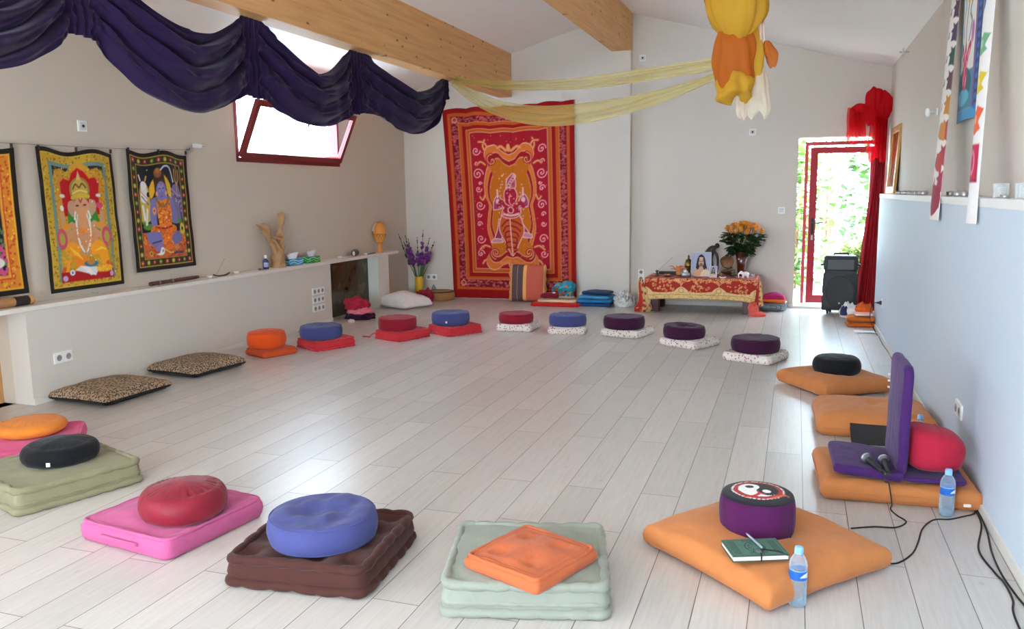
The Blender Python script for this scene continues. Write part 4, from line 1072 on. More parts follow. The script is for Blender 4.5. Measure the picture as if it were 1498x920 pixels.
    c.ell(.435, .92, .018, .03, (222, 150, 130)); c.ell(.575, .92, .018, .03, (222, 150, 130))
    c.line([(.42, .86), (.46, .79), (.52, .77), (.58, .80), (.62, .88)], .022, (70, 64, 30), 4); c.line([(.42, .86), (.46, .79), (.52, .77), (.58, .80), (.62, .88)], .007, (200, 170, 70), 4)
    c.ell(.375, .72, .028, .045, (226, 150, 100)); c.ell(.375, .72, .01, .014, (170, 60, 50))
    c.poly([(.28, .46), (.36, .54), (.66, .54), (.70, .46), (.55, .34), (.45, .34)], (232, 120, 30), 3); c.line([(.38, .52), (.5, .50), (.62, .52)], .025, (170, 34, 24), 3); c.speck(.3, .36, .68, .52, 70, (196, 84, 30), .01, 8)
    c.poly([(.22, .46), (.24, .34), (.36, .28), (.46, .34), (.44, .45), (.34, .47)], BL, 3); c.poly([(.60, .36), (.66, .30), (.76, .32), (.80, .40), (.72, .46), (.64, .44)], BL, 3); c.line([(.30, .33), (.44, .35)], .012, (40, 34, 60)); c.line([(.60, .40), (.70, .47)], .012, (214, 110, 90))
    c.poly([(.33, .26), (.46, .34), (.44, .24), (.36, .22)], (136, 120, 170), 2)
    c.poly([(.34, .19), (.40, .21), (.43, .27), (.47, .26), (.47, .20), (.42, .175)], (230, 230, 228), 3); c.ell(.45, .23, .012, .016, (120, 120, 130))
    c.ring(.815, .49, .03, .05, .03, (206, 190, 60)); c.ell(.26, .205, .03, .035, (196, 170, 50)); c.ell(.26, .205, .012, .014, (60, 40, 20)); c.line([(.48, .25), (.56, .2), (.64, .21)], .014, (226, 190, 110), 3); c.ell(.56, .27, .07, .035, (222, 110, 40)); c.rect(.62, .18, .80, .21, (90, 60, 100)); c.ell(.68, .26, .05, .035, (206, 130, 80))
    c.line([(.78, 1.26), (.78, .88)], .012, (196, 150, 60)); 
    for dx in (-.035, .035): c.line([(.78+dx, 1.22), (.78+dx*1.05, 1.10), (.78, 1.04)], .014, (214, 160, 50), 4)
    c.speck(.15, .15, .85, 1.27, 12, (250, 240, 220), .007, 10)
    return c
def third():
    A = 1.42
    c = Cv(128, 182, A, (28, 20, 16))
    c.rect(.05, .05, .95, A-.05, (216, 132, 36)); c.speck(.06, .06, .94, A-.06, 420, (190, 70, 34), .012, 2); c.speck(.06, .06, .94, A-.06, 260, (236, 190, 60), .009, 3); c.frame(.06, .06, .94, A-.06, .016, (226, 170, 50)); c.frame(.16, .16, .84, A-.16, .014, (206, 70, 40)); c.frame(.18, .18, .82, A-.18, .016, (230, 170, 60))
    c.rect(.2, .2, .8, A-.2, (24, 20, 34)); c.ell(.5, .62, .26, .30, (196, 110, 120)); c.ell(.5, .98, .13, .14, (204, 150, 110)); c.ell(.5, 1.08, .14, .07, (206, 170, 60)); c.speck(.2, .2, .8, .5, 120, (206, 80, 130), .02, 4); c.speck(.2, .3, .8, .66, 60, (80, 130, 80), .02, 5); c.ell(.7, .32, .08, .05, (226, 222, 220)); c.ell(.32, .3, .1, .05, (226, 200, 120))
    return c
G_H = 'cloth pictures pegged to the wire on the left wall'
for (nm, lb, cvx, y0, y1, z0, z1, sd) in (('g', 'elephant-headed deity cloth picture with gold border, middle of the left wall', ganesha(), 4.79, 5.535, .785, 1.89, 1), ('s', 'blue deity cloth picture with black floral border, nearest the window', shiva(), 5.685, 6.44, .865, 1.915, 2.2), ('t', 'orange bordered cloth picture cut off by the left edge of the photo', third(), 3.86, 4.61, .815, 1.89, 3.1)):
    t = thing('cloth_picture', lb, 'wall hanging', (0, 0, 0), 0, G_H)
    cvx.cloth('printed_cloth', hanging_fn(y0, y1, z0, z1, XL+.03, sd), t, flip=False, solid=.003)
    for k in (0.03, .5, .97):
        y = y0+(y1-y0)*k; MB().box(XL+.024, XL+.042, y-.005, y+.005, z1-.008, z1+.026).build('peg', plain('dark_peg', (52, 46, 42), .5), t, smooth=False)
tag(MB().tube([(XL+.035, 2.4, 1.90), (XL+.035, 4.0, 1.912), (XL+.035, 5.6, 1.925), (XL+.035, 6.46, 1.955)], .0018, 5).build('wire', plain('steel_wire', (120, 118, 112), .4, metal=.6)), 'thin steel wire stretched along the left wall above the pictures', 'wire')
t = thing('wire_hook', 'small metal turnbuckle hook holding the picture wire', 'hook', (XL, 6.45, 1.955))
MB().tube([(0, .05, .02), (.02, .04, .015), (.035, .01, 0), (.035, -.02, .0)], .006, 6).build('hook', plain('dark_steel', (84, 82, 84), .4, metal=.7), t)
MB().lathe([(.001, 0), (.02, .002), (.018, .02), (.001, .024)], 12).xf(Matrix.Translation((0, .05, .02)) @ Matrix.Rotation(PI/2, 4, 'Y')).build('rosette', CHROME, t)
MB().tube([(.035, -.02, 0), (.035, .05, -.015)], .004, 6).tube([(.035, .0, .03), (.035, .0, -.035)], .005, 6).build('screw', CHROME, t)

# right wall banners -------------------------------------------------
def banner(label, P, fn_paint, w, h, name='banner'):
    """P(u,v): u across (0 = far side), v up"""
    t = thing(name, label, 'banner', (0, 0, 0), 0, 'cloth banners hung on the upper right wall')
    cvx = fn_paint(); cvx.cloth('banner_cloth', P, t, solid=.003)
    return t
def bparam(ytop, ybot, zt, zb, wy, xt, xb, wave=0):
    def f(u, v):
        k = 1-v
        y = ytop+(ybot-ytop)*k+wy*(.5-u)
        return (xt+(xb-xt)*k**1.0-.02*math.sin(PI*u)+wave*math.sin(6*v+3*u), y, zb+(zt-zb)*v+.0*u)
    return f
CH = [(120, 30, 70), (92, 40, 110), (44, 50, 130), (40, 120, 84), (222, 196, 40), (230, 104, 44), (196, 24, 70)]
def paint_flames():
    A = 6.0
    c = Cv(44, 264, A, (232, 228, 222))
    cols = [(120, 30, 70), (70, 30, 60), (60, 40, 80), (40, 70, 60), (90, 60, 60), (196, 130, 50), (170, 60, 60), (160, 50, 80)]
    for k in range(9):
        y = A-.25-k*.60; q = cols[min(k, 7)]
        c.poly([(.70, y-.25), (.76, y-.05), (.66, y+.02), (.80, y+.08), (.76, y+.22), (.90, y+.14), (1.0, y+.2), (1.0, y-.3), (.86, y-.25)], q)
        c.poly([(.40, y-.12), (.50, y-.02), (.46, y+.06), (.56, y+.0), (.54, y-.12), (.46, y-.16)], tuple(int(a*.8+40) for a in q))
    c.poly([(.1, .5), (.3, .8), (.6, .82), (.95, .7), (.95, .3), (.55, .08), (.35, .25), (.12, .3)], (150, 40, 66), 2)
    c.poly([(.3, 1.3), (.5, 1.55), (.9, 1.6), (.9, 1.1), (.6, 1.15)], (176, 70, 60)); c.poly([(.4, 2.0), (.55, 2.3), (.9, 2.3), (.9, 1.85), (.6, 1.9)], (196, 130, 50))
    return c
def paint_chakra():
    A = 6.0
    c = Cv(44, 264, A, (236, 234, 232))
    def lotus(y, q, h=.5):
        c.poly([(.5, y-h/2), (.85, y-h*.3), (.72, y-.05), (.95, y+h*.3), (.6, y+h*.45), (.5, y+h*.25), (.3, y+h*.45), (.1, y+h*.25), (.28, y-.05), (.12, y-h*.3)], q)
        c.ell(.5, y, .12, .1, tuple(min(255, int(a*.6+100)) for a in q))
    c.rect(.12, .78, .88, 1.5, (190, 20, 66)); c.ell(.5, 1.15, .2, .25, (226, 120, 150)); c.ell(.5, 1.15, .1, .16, (190, 20, 66)); c.rect(.12, .78, .88, .84, (150, 14, 50))
    lotus(1.98, (226, 92, 44), .62); lotus(2.72, (222, 196, 40), .5); lotus(3.5, (110, 176, 130), .5)
    c.poly([(.3, 4.1), (.5, 4.3), (.75, 5.1), (.7, 5.3), (.35, 5.3), (.25, 4.7)], (44, 90, 170)); c.ell(.5, 4.9, .15, .2, (90, 160, 214)); c.poly([(.4, 5.5), (.6, 5.5), (.55, 6.0), (.45, 6.0)], (130, 40, 90))
    return c
def paint_thangka():
    A = 1.5
    c = Cv(90, 135, A, (226, 222, 214))
    c.rect(0, 0, .12, A, (70, 150, 176)); c.rect(.86, 0, 1, A, (52, 60, 110)); c.rect(.80, 0, .86, A, (110, 90, 150)); c.rect(0, 0, 1, .10, (60, 150, 200))
    for k in range(16): c.ell(.92, .1+k*.09, .04, .03, (44, 110, 170))
    c.rect(.12, .10, .8, .46, (70, 130, 150)); c.ell(.45, .34, .3, .16, (40, 90, 110)); c.ell(.4, .22, .3, .08, (90, 180, 206))
    for (x, y, a) in ((.45, .48, 0), (.36, .56, .5), (.54, .56, -.5), (.3, .66, .8), (.6, .64, -.8), (.45, .62, 0), (.4, .4, .3), (.52, .38, -.3)):
        c.ell(x, y, .05, .11, (196, 40, 76), a); c.ell(x, y-.02, .02, .06, (236, 150, 170), a)
    c.line([(.45, .66), (.43, .9), (.5, 1.1)], .03, (80, 110, 96), 4); c.line([(.3, .8), (.22, .95), (.34, 1.08), (.26, 1.18)], .03, (70, 130, 140), 4); c.line([(.58, .74), (.66, .9), (.58, 1.0), (.68, 1.14)], .03, (80, 120, 120), 4)
    c.ell(.5, 1.24, .10, .16, (222, 160, 40)); c.ell(.5, 1.22, .05, .09, (240, 196, 70)); c.ell(.5, 1.20, .012, .012, (60, 40, 20)); c.ell(.72, .8, .05, .10, (190, 110, 160)); c.ell(.2, .7, .04, .08, (110, 176, 190)); c.ell(.45, 1.45, .12, .07, (230, 214, 70))
    return c
banner('narrow white banner with maroon flame prints, farther of the two', bparam(6.60, 5.92, 2.93, 1.30, .34, 1.0, .842), paint_flames, .3, 1.7)
banner('narrow white banner with rainbow lotus prints, nearer of the two', bparam(5.40, 4.72, 2.93, 1.32, .24, .992, .842, .002), paint_chakra, .26, 1.6)
banner('embroidered lotus cloth hanging between the two white banners', bparam(6.06, 6.06, 2.93, 1.93, .66, 1.012, 1.012), paint_thangka, .7, 1.0, 'embroidered_hanging')

# framed picture standing on the ledge
t = thing('picture_frame', 'gilt framed picture leaning on the ledge beside the red curtain', 'picture', (.985, 10.15, 1.452))
M = Matrix.Rotation(math.radians(3), 4, 'Y')
GILT = plain('gilt_wood', (176, 128, 60), .4, metal=.3, bump=.3, bscale=60)
m = MB(); fw, fh = .80, .74; b_ = .075
m.box(-.012, .018, -fw/2, -fw/2+b_, 0, fh).box(-.012, .018, fw/2-b_, fw/2, 0, fh).box(-.012, .018, -fw/2+b_, fw/2-b_, 0, b_).box(-.012, .018, -fw/2+b_, fw/2-b_, fh-b_, fh)
m.xf(M).build('frame', GILT, t, smooth=False, bevel=.006)
c = Cv(60, 56, .93, (150, 90, 50)); c.ell(.5, .5, .3, .3, (190, 120, 60)); c.ell(.5, .5, .18, .2, (120, 60, 44)); c.speck(0, 0, 1, .93, 80, (170, 130, 80), .02, 1)
c.cloth('picture', lambda u, v: tuple(M @ Vector((-.002, fw/2-b_-(fw-2*b_)*u, b_+(fh-2*b_)*v))), t, painted(.1, 'glossy_print', 0))

# tealights on the right ledge
CGL = clear('tealight_glass', (236, 242, 244), .45, .06); WAX = plain('white_wax', (244, 240, 232), .5)
def tealight(label, group, x, y, z, r=.021, h=.018, glass=False):
    t = thing('tealight', label, 'tealight', (x, y, z), 0, group)
    if glass:
        MB().lathe([(r*.9, 0), (r, .004), (r*1.05, h*2.6), (r*.97, h*2.6), (r*.92, .006), (.001, .005)], 20).build('glass_cup', CGL, t)
    else:
        MB().lathe([(r*.94, 0), (r, .002), (r, h), (r*.95, h), (r*.94, .004), (.001, .004)], 18).build('cup', CHROME, t)
    MB().lathe([(r*.86, .006), (r*.88, h*.8), (.001, h*.78)], 16).build('wax', WAX, t)
    MB().tube([(0, 0, h*.7), (0.001, 0, h*1.15)], .0012, 5).build('wick', DARK, t)
for y in (8.75, 8.34, 8.0, 7.64, 7.36, 7.14): tealight('small metal tealight in the ledge row between picture frame and farther banner', 'tealights beside the gilt frame', .93, y, 1.451, .03, .03)
for y in (5.94, 5.68, 5.46): tealight('small metal tealight in the ledge row between the two banners', 'tealights between the banners', .93, y, 1.451, .024, .03)
tealight('glass tealight holder on the ledge, first after the nearer banner', 'glass tealight holders', .93, 4.55, 1.451, .034, .026, True)
tealight('low metal tealight on the ledge beside the glass holder', 'glass tealight holders', .91, 4.36, 1.451, .022, .016)
tealight('glass tealight holder on the ledge at the right edge of the photo', 'glass tealight holders', .93, 4.12, 1.451, .034, .026, True)
t = thing('wall_bracket', 'small steel eye bolt high on the right wall', 'bracket', (XU, 9.5, 2.88))
MB().tube([(0, 0, 0), (-.09, 0, 0)], .008, 8).build('bolt', CHROME, t); MB().tube([(-.055, 0, .04), (-.055, 0, -.04)], .007, 8).build('cross_pin', CHROME, t)
t = thing('wall_peg', 'round white peg on the upper right wall beside the farther banner', 'peg', (XU, 7.4, 2.10))
MB().lathe([(.012, 0), (.012, .05), (.034, .055), (.036, .075), (.02, .085), (.001, .086)], 16).xf(Matrix.Rotation(-PI/2, 4, 'Y')).build('peg', WHITE, t)
MB().lathe([(.03, 0), (.03, .006), (.001, .0065)], 16).xf(Matrix.Rotation(-PI/2, 4, 'Y')).build('base', WHITE, t)

# sockets and switches
HOLE = plain('socket_recess', (150, 146, 140), .5); BLACKH = plain('socket_hole', (40, 40, 42), .6)
def plate(label, x, y, z, axis, n=1, vertical=False, style='socket', name='wall_socket', cat='socket', size=.08, group=None):
    """axis: outward normal '-y', '+x', '-x'"""
    t = thing(name, label, cat, (x, y, z), {'-y': 0, '+x': 90, '-x': -90}[axis], group)
    s = size
    for k in range(n):
        ox, oz = (0, -k*s*1.0) if vertical else (k*s*1.0, 0)
        pl_ = MB().box(ox-s/2+.001, ox+s/2-.001, -.011, .002, oz-s/2+.001, oz+s/2-.001, .002).build('plate', WHITE, t, smooth=False)
        if style == 'socket':
            M = Matrix.Translation((ox, -.0115, oz)) @ Matrix.Rotation(PI/2, 4, 'X')
            MB().lathe([(.022, .0), (.024, .0018), (.022, .002), (.021, -.004+.0045), (.001, .0006)], 20).xf(M).build('socket_face', HOLE, pl_)
            m = MB()
            for dx in (-.0085, .0085): m.lathe([(.003, 0), (.003, .0028), (.0005, .003)], 8, cx=dx).xf(Matrix.Identity(4))
            m.lathe([(.0026, 0), (.0026, .0028), (.0005, .003)], 8, cy=.010)
            m.xf(M).build('pin_hole', BLACKH, pl_)
        else:
            MB().box(ox-s*.33, ox+s*.33, -.0155, -.011, oz-s*.33, oz+s*.33, .002).build('rocker', plain('switch_grey', (206, 206, 204), .4), pl_, smooth=False)
            if style == 'sensor': MB().ball((ox, -.016, oz), .012, 10, 6).build('lens', BLACKH, pl_)
    return t
plate('double white wall socket on the low wall behind the leopard pillow', XH-.012, 4.685, .31, '+x', 2, size=.085)
for k, z in enumerate((.405, .305, .205)):
    plate(('triple white socket strip on the low wall, topmost of three', 'triple white socket strip on the low wall, middle of three', 'triple white socket strip on the low wall, lowest of three')[k], XH-.012, 8.24, z, '+x', 3, size=.082, group='socket strips at the end of the low wall')
plate('double white wall socket beside the gladioli vase', -5.13, YB, .30, '-y', 2, size=.09)
plate('double vertical white socket beside the pillar and altar table', -1.965, YB, .43, '-y', 2, True, size=.085)
plate('white sensor plate high beside the pillar top', -1.97, YB, 3.24, '-y', 1, style='sensor', name='sensor_plate', cat='switch', size=.085)
plate('white sensor plate on the far wall under the hanging scarves', -.56, YB, 2.24, '-y', 1, style='sensor', name='sensor_plate', cat='switch', size=.085)
plate('white light switch on the far wall beside the garden door', -.18, YB, 1.25, '-y', 1, style='switch', name='light_switch', cat='switch', size=.085)
plate('white sensor plate on the left wall above the gold bordered picture', XL, 5.27, 2.09, '+x', 1, style='sensor', name='sensor_plate', cat='switch', size=.09)
plate('double white wall socket on the right wall beside the violet chair', XR, 4.86, .325, '-x', 2, size=.085)
t = thing('wall_lamp_mount', 'small white clip on the left wall beside the wire hook', 'clip', (XL, 6.62, 2.0), 90)
MB().box(-.07, .03, -.03, 0, -.02, .02, .005).build('clip_body', WHITE, t, smooth=False); MB().box(.03, .09, -.022, -.006, -.012, .012, .004).build('clip_arm', WHITE, t, smooth=False); MB().ball((.06, -.024, 0), .01, 10, 6).build('screw', CHROME, t)

# ------------------------------------------------------------------ things on the left shelf
SZ = .7355
t = thing('rain_stick', 'thick pale wooden tube with black end band on the near shelf end', 'tube', (-5.375, 4.30, SZ), 0)
M = Matrix.Translation((0, 0, .036)) @ Matrix.Rotation(-PI/2, 4, 'X')
MB().lathe([(.002, -.5), (.034, -.5), (.035, -.48), (.035, .12), (.034, .125)], 22).xf(M).build('tube_body', plain('tan_wood', (176, 128, 80), .5, var=.2, bscale=20), t)
MB().lathe([(.0352, .12), (.036, .125), (.036, .235), (.0352, .24)], 22).xf(M).build('black_band', DARK, t)
MB().lathe([(.034, .24), (.036, .245), (.036, .275), (.03, .28), (.002, .278)], 22).xf(M).build('end_cap', WOOD, t)
t = thing('flute', 'dark red wooden flute lying on the left shelf under the blue deity picture', 'flute', (-5.40, 6.12, SZ), 2)
M = Matrix.Translation((0, 0, .02)) @ Matrix.Rotation(-PI/2, 4, 'X')
MB().lathe([(.002, -.33), (.018, -.33), (.019, -.3), (.016, -.1), (.016, .28), (.014, .32), (.002, .32)], 16).xf(M).build('flute_body', plain('dark_red_wood', (78, 28, 30), .4), t)
for y in (-.22, -.05): MB().lathe([(.018, y-.008), (.0205, y-.005), (.0205, y+.005), (.018, y+.008)], 16).xf(M).build('ring', plain('pewter', (150, 140, 130), .4, metal=.6), t)
m = MB()
for k in range(6): m.ball((0, .02+.042*k, .0355), .004, 8, 5)
m.build('finger_hole', BLACKH, t)
def dish(label, x, y, z=SZ, r=.03, h=.02, mt=WHITE, name='tealight', cat='tealight', group='tealights on the left shelf'):
    t = thing(name, label, cat, (x, y, z), 0, group)
    MB().lathe([(r*.7, 0), (r, h), (r*.94, h), (r*.66, .004), (.001, .004)], 18).build('cup', mt, t)
    MB().lathe([(r*.72, .005), (r*.84, h*.75), (.001, h*.72)], 16).build('wax', WAX, t)
dish('white tealight on the left shelf beside the incense holder', -5.37, 6.55)
dish('white tealight on the left shelf between incense holder and blue bottle', -5.40, 7.0)
dish('white tealight on the left shelf behind the paper sheets', -5.41, 9.05)
dish('white tealight on the left shelf just past the grey stone', -5.36, 9.62, r=.026)
t = thing('paper_scrap', 'crumpled white paper scrap on the left shelf under the gold bordered picture', 'paper', (-5.40, 5.30, SZ), 0)
MB().grid(12, 9, lambda u, v: (-.05+.1*u, -.1+.2*v, .004+.02*abs(nz(u*2, v*3, 0, 2, 5))+.006*math.sin(PI*u))).build('sheet', plain('paper_white', (226, 222, 214), .8), t)
t = thing('incense_holder', 'dark incense holder with leaning stick on the left shelf', 'incense holder', (-5.36, 6.72, SZ), 0)
R = []
for j in range(13):
    q = j/12; w = .022*math.sin(PI*(.12+.8*q)); R.append([(w*math.cos(a), -.12+.24*q, max(.0005, .006+.006*math.sin(a)+.02*(abs(q-.5)*2)**3)) for a in np.linspace(0, 2*PI, 10, endpoint=False)])
MB().rings(R).build('boat', plain('dark_wood', (62, 40, 30), .5), t)
MB().tube([(0, -.09, .012), (0, .06, .17)], .0014, 5).build('incense_stick', plain('incense_brown', (150, 110, 90), .8), t)
t = thing('pebble_heap', 'small dark pebbles beside the blue bottle on the shelf', 'pebble', (-5.36, 7.34, SZ), 0)
MB().ball((0, 0, .012), .016, 10, 6, (1, 1.6, .75)).ball((.012, .035, .010), .012, 10, 6, (1, 1.3, .8)).build('pebble', plain('pebble_grey', (86, 84, 84), .6), t)
t = thing('oil_bottle', 'small dark blue bottle with white cap beside the driftwood', 'bottle', (-5.38, 7.47, SZ), 0)
MB().lathe([(.02, 0), (.031, .003), (.032, .01), (.032, .085), (.028, .1), (.014, .112), (.013, .12)], 20).build('bottle_body', plain('cobalt_glass', (44, 44, 104), .15, coat=.5), t)
MB().lathe([(.015, .118), (.0155, .12), (.0155, .15), (.013, .153), (.001, .153)], 16).build('cap', WHITE, t)
MB().grid(14, 5, lambda u, v: (.0325*math.cos(-1.7+2.4*u), .0325*math.sin(-1.7+2.4*u), .025+.05*v)).build('bottle_label', plain('label_lilac', (150, 150, 190), .6), t)
t = thing('driftwood_sculpture', 'pale driftwood sculpture of two rising forms on the left shelf', 'sculpture', (-5.385, 7.68, SZ), 0)
DW = plain('driftwood', (176, 138, 96), .7, var=.22, bscale=18, bump=.4)
def limb(name, pts, rad, seed=0, parent=t, k=6):
    m = MB().tube(pts, rad, 20, smooth=k*2)
    m.v = [tuple(Vector(p)+Vector((nz(p[0]*9, p[1]*9, p[2]*9, 1.6, seed), nz(p[0]*9, p[1]*9, p[2]*9, 1.6, seed+3), 0))*.016+Vector((nz(p[0]*40, p[1]*40, p[2]*12, 1.5, seed), nz(p[0]*40, p[1]*40, p[2]*12, 1.5, seed+5), 0))*.009) for p in m.v]
    m.v = [(x, y, max(z, .0005)) for x, y, z in m.v]
    return m.build(name, DW, parent)
limb('stump', [(0, .03, .0), (0, .03, .06), (0, .025, .14), (.0, .01, .2)], [.080, .066, .060, .04], 1)
limb('figure', [(0, .03, .12), (.02, .085, .22), (-.01, .07, .32), (.0, .10, .42), (0, .112, .48)], [.036, .030, .026, .020, .018], 2)
limb('figure', [(0, .02, .14), (-.025, .05, .22), (.02, .10, .31), (.005, .095, .40), (0, .11, .47)], [.030, .026, .022, .020, .018], 12)
limb('head', [(0, .108, .46), (.0, .118, .50), (0, .13, .55), (0, .135, .585), (0, .142, .61)], [.018, .036, .044, .034, .006], 7)
limb('wing', [(0, .01, .15), (0, -.05, .25), (.01, -.12, .34), (.01, -.15, .41), (0, -.21, .455), (0, -.33, .485)], [.036, .030, .022, .03, .032, .004], 3)
limb('wing', [(.01, .0, .16), (.02, -.08, .25), (0, -.13, .31), (0, -.185, .39), (0, -.25, .43)], [.030, .024, .02, .026, .005], 8)
limb('wing', [(0, .0, .22), (-.01, -.06, .31), (0, -.13, .39), (0, -.17, .455), (0, -.23, .49)], [.022, .018, .02, .024, .004], 9)
limb('arm', [(.01, -.12, .33), (.035, -.02, .27), (.025, .06, .22)], [.015, .016, .012], 4)
limb('arm', [(.015, -.04, .335), (.03, .04, .315), (.02, .10, .33)], [.010, .014, .010], 5)
limb('root', [(.03, .06, .04), (.045, .04, .16), (.02, -.04, .27)], [.026, .022, .014], 6)
limb('root', [(.035, -.01, .03), (.05, .0, .12), (.03, .07, .24)], [.024, .018, .012], 10)
def tissue_box(label, y, rgb1, rgb2, rz):
    t = thing('tissue_box', label, 'tissue box', (-5.385, y, SZ), rz, 'tissue boxes on the left shelf')
    c = Cv(60, 24, .4, rgb1)
    c.line([(-.1, .1), (.3, .22), (.6, .08), (1.1, .25)], .07, rgb2, 4); c.line([(-.1, .3), (.3, .36), (.7, .24), (1.1, .36)], .04, tuple(min(255, a+60) for a in rgb2), 4)
    MB().box(-.058, .058, -.118, .118, 0, .075, .003).build('box', plain('carton_%d' % rgb1[1], rgb1, .5), t, smooth=False)
    c.cloth('printed_side', lambda u, v: (.0586, -.115+.23*u, .003+.069*v), t, painted(.45, 'painted_label', 0))
    c.cloth('printed_end', lambda u, v: (-.055+.11*u, -.1186, .003+.069*v), t, painted(.45, 'painted_label', 0))
    MB().lathe([(.028, 0), (.03, .0012), (.001, .0014)], 24).xf(Matrix.Translation((0, 0, .0752)) @ Matrix.Diagonal((1, 2.5, 1, 1))).build('opening', plain('tissue_slot', (226, 230, 232), .6), t)
    def f(u, v):
        a = PI*2*u; w = .03+.022*v*(1+.4*math.sin(3*a))
        return (w*.7*math.cos(a)+.015*v*math.sin(2*a), w*2.0*math.sin(a)*(1-.25*v)-.01*v, .075+.075*v*(1+.22*math.sin(2*a+1))*(1-.2*v))
    MB().grid(40, 8, f, cu=True).build('tissue', plain('tissue_white', (238, 238, 240), .9), t)
tissue_box('blue tissue box on the left shelf, white tissue pulled out', 7.98, (70, 140, 180), (150, 200, 220), -6)
tissue_box('green tissue box on the left shelf, behind the blue one', 8.36, (40, 140, 74), (120, 196, 90), 5)
t = thing('paper_sheets', 'white paper sheets overhanging the left shelf edge', 'paper', (-5.33, 8.84, SZ), 0)
for k, (dx, dy, rz) in enumerate(((0, 0, 6), (.012, -.04, -10), (-.02, .07, 14))):
    MB().box(-.075, .075, -.11, .11, .001+.0012*k, .002+.0012*k).xf(Matrix.Translation((dx, dy, 0)) @ Matrix.Rotation(math.radians(rz), 4, 'Z')).build('sheet', plain('paper_white', (226, 222, 214), .8), t, smooth=False)
t = thing('grey_stone', 'dark grey rounded stone with white patch on the left shelf', 'stone', (-5.37, 9.36, SZ), 8)
m = MB().ball((0, 0, .045), .05, 20, 12, (.8, 2.1, .9)); m.v = [(x+.008*nz(x*20, y*20, z*20, 1), y, max(0, z+.008*nz(x*20, y*20, z*20, 1, 4))) for x, y, z in m.v]
m.build('stone_body', plain('slate_stone', (92, 88, 88), .6, var=.2, bscale=30), t); MB().ball((.02, -.095, .04), .018, 12, 8, (1, .6, 1.5)).build('white_patch', plain('quartz', (220, 216, 210), .5), t)
t = thing('incense_plate', 'thin dark incense plate near the far shelf end', 'incense holder', (-5.37, 9.80, SZ), 4)
MB().box(-.018, .018, -.12, .12, 0, .008, .003).build('plate', plain('dark_wood', (62, 40, 30), .5), t, smooth=False); MB().ball((0, -.09, .013), .008, 10, 6).build('bead', WHITE, t)
t = thing('egg_ornament', 'orange egg lamp in a carved lattice cup at the far shelf end', 'ornament', (-5.375, 10.05, SZ), 0)
AM = plain('amber_wood', (206, 132, 56), .45, var=.2, bscale=20)
MB().lathe([(.045, 0), (.048, .01), (.04, .05), (.028, .09), (.024, .115), (.03, .125)], 20).build('foot', AM, t)
MB().lathe([(.03, .12), (.055, .15), (.074, .20), (.084, .26), (.083, .31), (.07, .36), (.045, .395), (.001, .41)], 24).build('egg', plain('orange_paper', (222, 146, 60), .6), t)
m = MB()
for k in range(12):
    for d in (-1, 1):
        m.tube([((.033+.056*q)*math.cos(2*PI*k/12+d*1.2*q), (.033+.056*q)*math.sin(2*PI*k/12+d*1.2*q), .125+.125*q**1.3) for q in np.linspace(0, 1, 7)], .0045, 5)
m.tube([(.089*math.cos(a), .089*math.sin(a), .252) for a in np.linspace(0, 2*PI, 30)], .006, 6).build('lattice_cup', plain('lattice_wood', (170, 112, 44), .6), t)
def shell(u, v): a = PI*.55+PI*.9*u; p = PI*.5*v; return (.098*math.cos(p)*math.cos(a), .098*math.cos(p)*math.sin(a)-.012, .29+.13*math.sin(p))
MB().grid(14, 8, shell).build('back_shell', plain('pale_shell', (226, 206, 174), .6), t)

# ------------------------------------------------------------------ floor things in the far left corner
def crumple(sx, sy, h, seed, amp=.3, n=34, m=12, fr=3.2, fold=0):
    R = []
    for j in range(m+1):
        p = j/m; ring = []
        for i in range(n):
            a = 2*PI*i/n
            if p < .35: q = .93+.07*math.sin(p/.35*PI/2); z = p/.35*.45
            else: k = (p-.35)/.65; q = math.cos(k*PI/2*.97)**.75; z = .45+.55*math.sin(k*PI/2)
            nn = nz(math.cos(a)*q, math.sin(a)*q, z*1.3, fr, seed)
            q2 = q*(1+amp*.5*nn); zz = z*(1+amp*nz(math.cos(a)*q, math.sin(a)*q, 5+z, fr*1.2, seed))
            if fold: zz += fold*math.sin(7*math.cos(a)*q+seed)*q*min(1, p*3)
            ring.append((sx/2*q2*math.cos(a), sy/2*q2*math.sin(a), max(.0005, h*zz) if j else .0005))
        R.append(ring)
    return MB().rings(R)
G_CL = 'cloths dropped by the end of the low wall'
tag(crumple(.36, .30, .085, 3, .55, 44, 14, 2.4, .10).xf(Matrix.Translation((-5.06, 8.87, 0))).build('folded_cloth', F['plum_velvet']), 'plum folded cloth at the bottom of the pile by the low wall', 'cloth', G_CL)
tag(crumple(.33, .27, .06, 5, .6, 44, 14, 2.6, .16).xf(Matrix.Translation((-5.06, 8.88, .075))).build('folded_cloth', fabric('pink_cloth', (232, 130, 150))), 'pink folded cloth in the middle of the pile by the low wall', 'cloth', G_CL)
tag(crumple(.28, .26, .12, 8, .8, 50, 16, 2.2, .12).xf(Matrix.Translation((-5.12, 8.90, .12))).build('folded_cloth', F['rose_red']), 'red crumpled cloth on top of the pile by the low wall', 'cloth', G_CL)
tag(crumple(.09, .06, .035, 9, .3, 20, 8).xf(Matrix.Translation((-5.02, 8.60, 0))).build('crumpled_tissue', plain('tissue_white', (238, 238, 240), .9)), 'small crumpled white tissue on the floor before the red cloth', 'tissue')
t = thing('floor_pillow', 'plump white pillow lying on the floor in the far left corner', 'pillow', (-5.03, 10.02, 0), -24)
pad(.66, .52, .05, .04, .03, .15, 1.5, .012, 7, 71, pinch=.07, lift=.02, dents=((.1, .1, .03, .1), (-.15, -.05, .02, .12))).build('cover', fabric('white_cotton', (232, 228, 226)), t)
